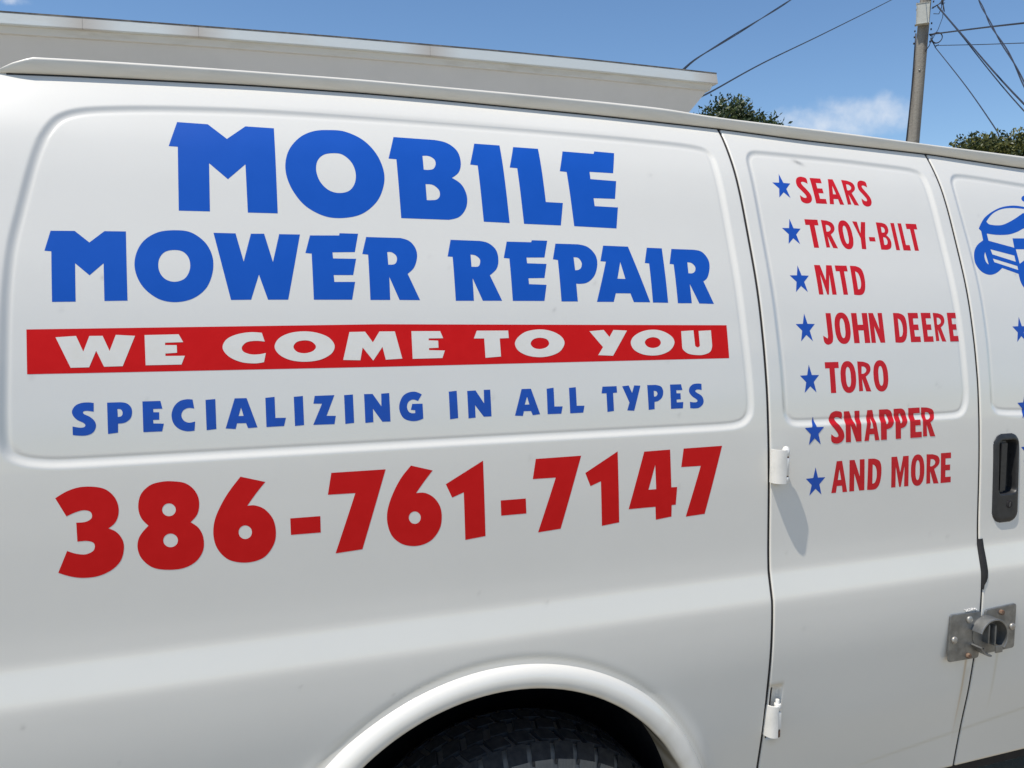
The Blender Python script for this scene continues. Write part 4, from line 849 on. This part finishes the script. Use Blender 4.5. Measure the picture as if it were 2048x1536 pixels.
parts = [tube(loop_pts(cc, .115, 0, 380, 22, 1.05, .03), .010, 5), tube(loop_pts(cc+rt*.012, .102, 60, 430, 22, 1.1, .05), .009, 5),
         tube([cc+rt*-.11, cc+rt*-.05+Vector((0, 0, -.12)), cc+rt*-.02+Vector((0, 0, -.19)), cc+rt*.05+Vector((0, 0, -.15))], .012, 5),
         tube([cc+rt*-.10+Vector((0, 0, -.02)), cc+rt*-.14+Vector((0, 0, -.15)), cc+rt*-.22+Vector((0, 0, -.27))], .010, 5)]
V, F = join(parts); mesh('cable_coil', V, F, CABLE, pole)
cc2 = Vector((15.468, 13.463, 8.379)); parts = []
random.seed(5)
for k in range(5):
    a = cc2+rt*random.uniform(-.2, -.1)+Vector((0, 0, random.uniform(-.25, .3)))
    parts.append(tube([a, a+rt*.1+Vector((0, 0, .06)), cc2+Vector((0, 0, random.uniform(-.1, .1))), cc2+rt*.06+Vector((0, 0, random.uniform(-.3, .25)))], .010, 5))
parts.append(tube([cc2+rt*-.16+Vector((0, 0, -.25)), cc2+rt*-.05+Vector((0, 0, -.27)), cc2+rt*-.0+Vector((0, 0, -.13)), cc2+rt*.02+Vector((0, 0, .1))], .009, 5))
parts.append(tube([cc2+rt*.03, cc2+rt*.03+Vector((0, 0, -.35)), cc2+rt*-.05+Vector((0, 0, -.6)), cc2+rt*-.16+Vector((0, 0, -.8))], .007, 5))
V, F = join(parts); mesh('wire_tangle', V, F, CABLE, pole)
for z in (8.45, 8.32, 7.98, 7.85, 7.72, 7.58):
    for s in (-1, 1):
        p = pole_at(z)+rt*(s*.15)+fw*.03; V, F = tube([p, p+rt*s*.03], .022, 6); mesh('clamp', V, F, CABLE, pole)
p = pole_at(6.95)+fw*.125; V, F = tube([p, p+fw*.012], .022, 10); mesh('bolt_plate', V, F, STEEL, pole)

def catmull(P_, n=8):
    P_ = [Vector(p) for p in P_]; out = []
    for i in range(len(P_)-1):
        a, b, c, d = P_[max(i-1, 0)], P_[i], P_[i+1], P_[min(i+2, len(P_)-1)]
        for k in range(n):
            t = k/n; out.append(.5*((2*b)+(c-a)*t+(2*a-5*b+4*c-d)*t*t+(3*b-a-3*c+d)*t**3))
    out.append(P_[-1]); return out
def wire(pts, r, label, twist=0, n=8):
    c = catmull(pts, n)
    if twist:
        parts = []
        for ph in (0, math.pi):
            q = []
            L = 0
            for i, p in enumerate(c):
                if i: L += (p-c[i-1]).length
                a = L*twist+ph; q.append(p+Vector((0, 0, r*1.15*math.cos(a)))+Vector((.7, -.7, 0))*(r*1.15*math.sin(a)))
            parts.append(tube(q, r, 6))
        V, F = join(parts)
    else: V, F = tube(c, r, 6)
    o = mesh('overhead_cable', [Vector(v) for v in V], F, CABLE)
    tag(o, label, 'cable', 'cables strung against the sky'); return o
wire([(3.30, 4.16, 3.318), (3.326, 4.201, 3.335), (3.695, 4.619, 3.564), (4.345, 5.272, 3.936), (5.442, 6.339, 4.562), (6.602, 7.472, 5.226), (8.042, 8.888, 6.057), (10.276, 10.938, 7.349)], .0055, 'black twisted service cable rising from the eave corner', twist=1.1, n=14)
wire([(3.9, 4.95, 3.34), (4.064, 5.096, 3.418), (4.371, 5.375, 3.566), (5.907, 6.743, 4.327), (8.318, 8.665, 5.479), (12.415, 11.707, 7.463), (15.40, 13.86, 8.95)], .0075, 'thin straight cable running from behind the eave up to the pole')
P1 = (15.48, 13.594, 8.327)
wire([P1, (12.486, 10.211, 6.426), (10.07, 6.896, 4.237), (7.738, 3.269, 1.9)], .012, 'upper strand of the pair of cables dropping rightwards from the pole')
wire([(15.48, 13.594, 8.30), (12.486, 10.211, 6.405), (10.073, 6.892, 4.147), (7.745, 3.259, 1.75)], .0085, 'lower thin strand of the pair of cables dropping rightwards from the pole')
wire([(15.42, 13.72, 7.73), (14.151, 11.353, 6.999), (13.127, 9.476, 6.405), (11.923, 6.011, 5.426)], .017, 'thick cable leaving the pole rightwards just above the coil')
wire([(15.47, 13.59, 7.458), (14.206, 11.291, 6.685), (13.137, 9.464, 6.073), (11.936, 5.99, 5.003)], .0085, 'thin level cable leaving the pole rightwards below the coil')
wire([(15.472, 13.603, 7.428), (12.576, 10.112, 5.487), (10.23, 7.483, 4.098), (9.9, 7.1, 3.85)], .0095, 'thin cable sloping from the coil down into the right-hand tree')
wire([(13.9, 11.5, 8.1), (12.633, 10.05, 7.041), (10.563, 7.862, 5.555), (9.568, 6.718, 4.747), (8.898, 5.96, 4.169), (7.6, 4.5, 3.0)], .0085, 'dark twisted cable crossing the upper right corner steeply', twist=2.0, n=14)

# ------------------------------------------------------------ trees
def leaf_mat(name, a, b):
    m = bpy.data.materials.new(name); m.use_nodes = True; t = m.node_tree; bs = t.nodes['Principled BSDF']
    at = t.nodes.new('ShaderNodeAttribute'); at.attribute_name = 'tone'
    x = t.nodes.new('ShaderNodeMix'); x.data_type = 'RGBA'; x.inputs[6].default_value = (*a, 1); x.inputs[7].default_value = (*b, 1)
    t.links.new(at.outputs['Fac'], x.inputs[0]); t.links.new(x.outputs[2], bs.inputs['Base Color'])
    bs.inputs['Roughness'].default_value = .42; bs.inputs['Specular IOR Level'].default_value = .5
    tr = t.nodes.new('ShaderNodeBsdfTranslucent'); t.links.new(x.outputs[2], tr.inputs[0])
    ms = t.nodes.new('ShaderNodeMixShader'); ms.inputs[0].default_value = .22
    t.links.new(bs.outputs[0], ms.inputs[1]); t.links.new(tr.outputs[0], ms.inputs[2])
    t.links.new(ms.outputs[0], t.nodes['Material Output'].inputs[0]); return m
def tree(base, lumps, n, size, mat, seed, **k):
    rg = np.random.default_rng(seed); root = empty('tree', base, **k); base = Vector(base)
    L = np.array(lumps); w = L[:, 3]**2; w /= w.sum()
    cr = L[:, :3].mean(0); fork = Vector((base.x*.6+cr[0]*.4, base.y*.6+cr[1]*.4, cr[2]*.5))
    V, F = tube([base, base+(fork-base)*.5+Vector((.04, .03, 0)), fork], [.17, .14, .11], 10)
    mesh('trunk', V, F, BARK, root)
    for l in lumps:
        c = Vector(l[:3]); V, F = tube([fork, fork*.4+c*.6+Vector((.08, -.05, -.1)), c, c+Vector((.02, .02, l[3]*.6))], [.075, .045, .025, .008], 7); mesh('limb', V, F, BARK, root)
    # twig centres, then leaves round each twig
    ntw = n//28; li = rg.choice(len(L), ntw, p=w)
    u = rg.normal(size=(ntw, 3)); u /= np.linalg.norm(u, axis=1)[:, None]
    rad = rg.uniform(.35, 1.02, ntw)**.5
    tw = L[li, :3]+u*rad[:, None]*L[li, 3:4]*np.array((1, 1, .85))
    ti = rg.integers(0, ntw, n)
    off = np.clip(rg.normal(size=(n, 3)), -1.6, 1.6)*size*1.15; p = tw[ti]+off
    d = rg.normal(size=(n, 3))+u[ti]*.7+np.array((0, 0, .35)); d /= np.linalg.norm(d, axis=1)[:, None]
    b = rg.normal(size=(n, 3)); sd = np.cross(d, b); sd /= np.linalg.norm(sd, axis=1)[:, None]; nn = np.cross(sd, d)
    s = size*rg.uniform(.6, 1.25, n)[:, None]
    pts = np.stack([p-d*s*.5, p+sd*s*.24+nn*s*.05, p+d*s*.5, p-sd*s*.24+nn*s*.05, ], 1).reshape(-1, 3)
    V = [tuple(q) for q in pts]; F = [[4*i, 4*i+1, 4*i+2, 4*i+3] for i in range(n)]
    o = mesh('crown', V, F, mat, root, smooth=False)
    tone = np.clip(rg.normal(.30, .26, ntw)[ti]+rg.normal(0, .24, n), 0, 1)
    at = o.data.attributes.new('tone', 'FLOAT', 'POINT'); at.data.foreach_set('value', np.repeat(tone, 4).astype(np.float32))
    return root
G1 = leaf_mat('dark_leaves', (.022, .042, .012), (.11, .135, .040)); G2 = leaf_mat('glossy_leaves', (.030, .048, .014), (.22, .215, .060))
tree((8.7, 11.2, 0), [(7.75, 11.4, 4.22, .62), (8.38, 11.1, 4.66, .50), (8.78, 10.83, 4.40, .42), (9.05, 10.6, 3.95, .50), (8.5, 11.2, 4.0, .9), (9.2, 10.5, 3.4, .65), (8.0, 11.6, 3.6, .9), (9.0, 11.0, 3.3, .9)],
     60000, .085, G1, 1, label='dark green leafy tree behind the corner of the eave', cat='tree')
tree((9.6, 6.0, 0), [(8.95, 6.72, 3.50, .20), (9.12, 6.48, 3.47, .24), (9.05, 6.62, 3.35, .36), (9.35, 6.22, 3.45, .26), (9.45, 6.05, 3.25, .5), (9.75, 5.75, 3.36, .42), (9.5, 6.1, 2.7, .75), (10.0, 5.5, 3.1, .6), (9.9, 5.8, 2.5, .7)],
     60000, .058, G2, 2, label='small glossy-leaved tree at the right edge below the pole', cat='tree')
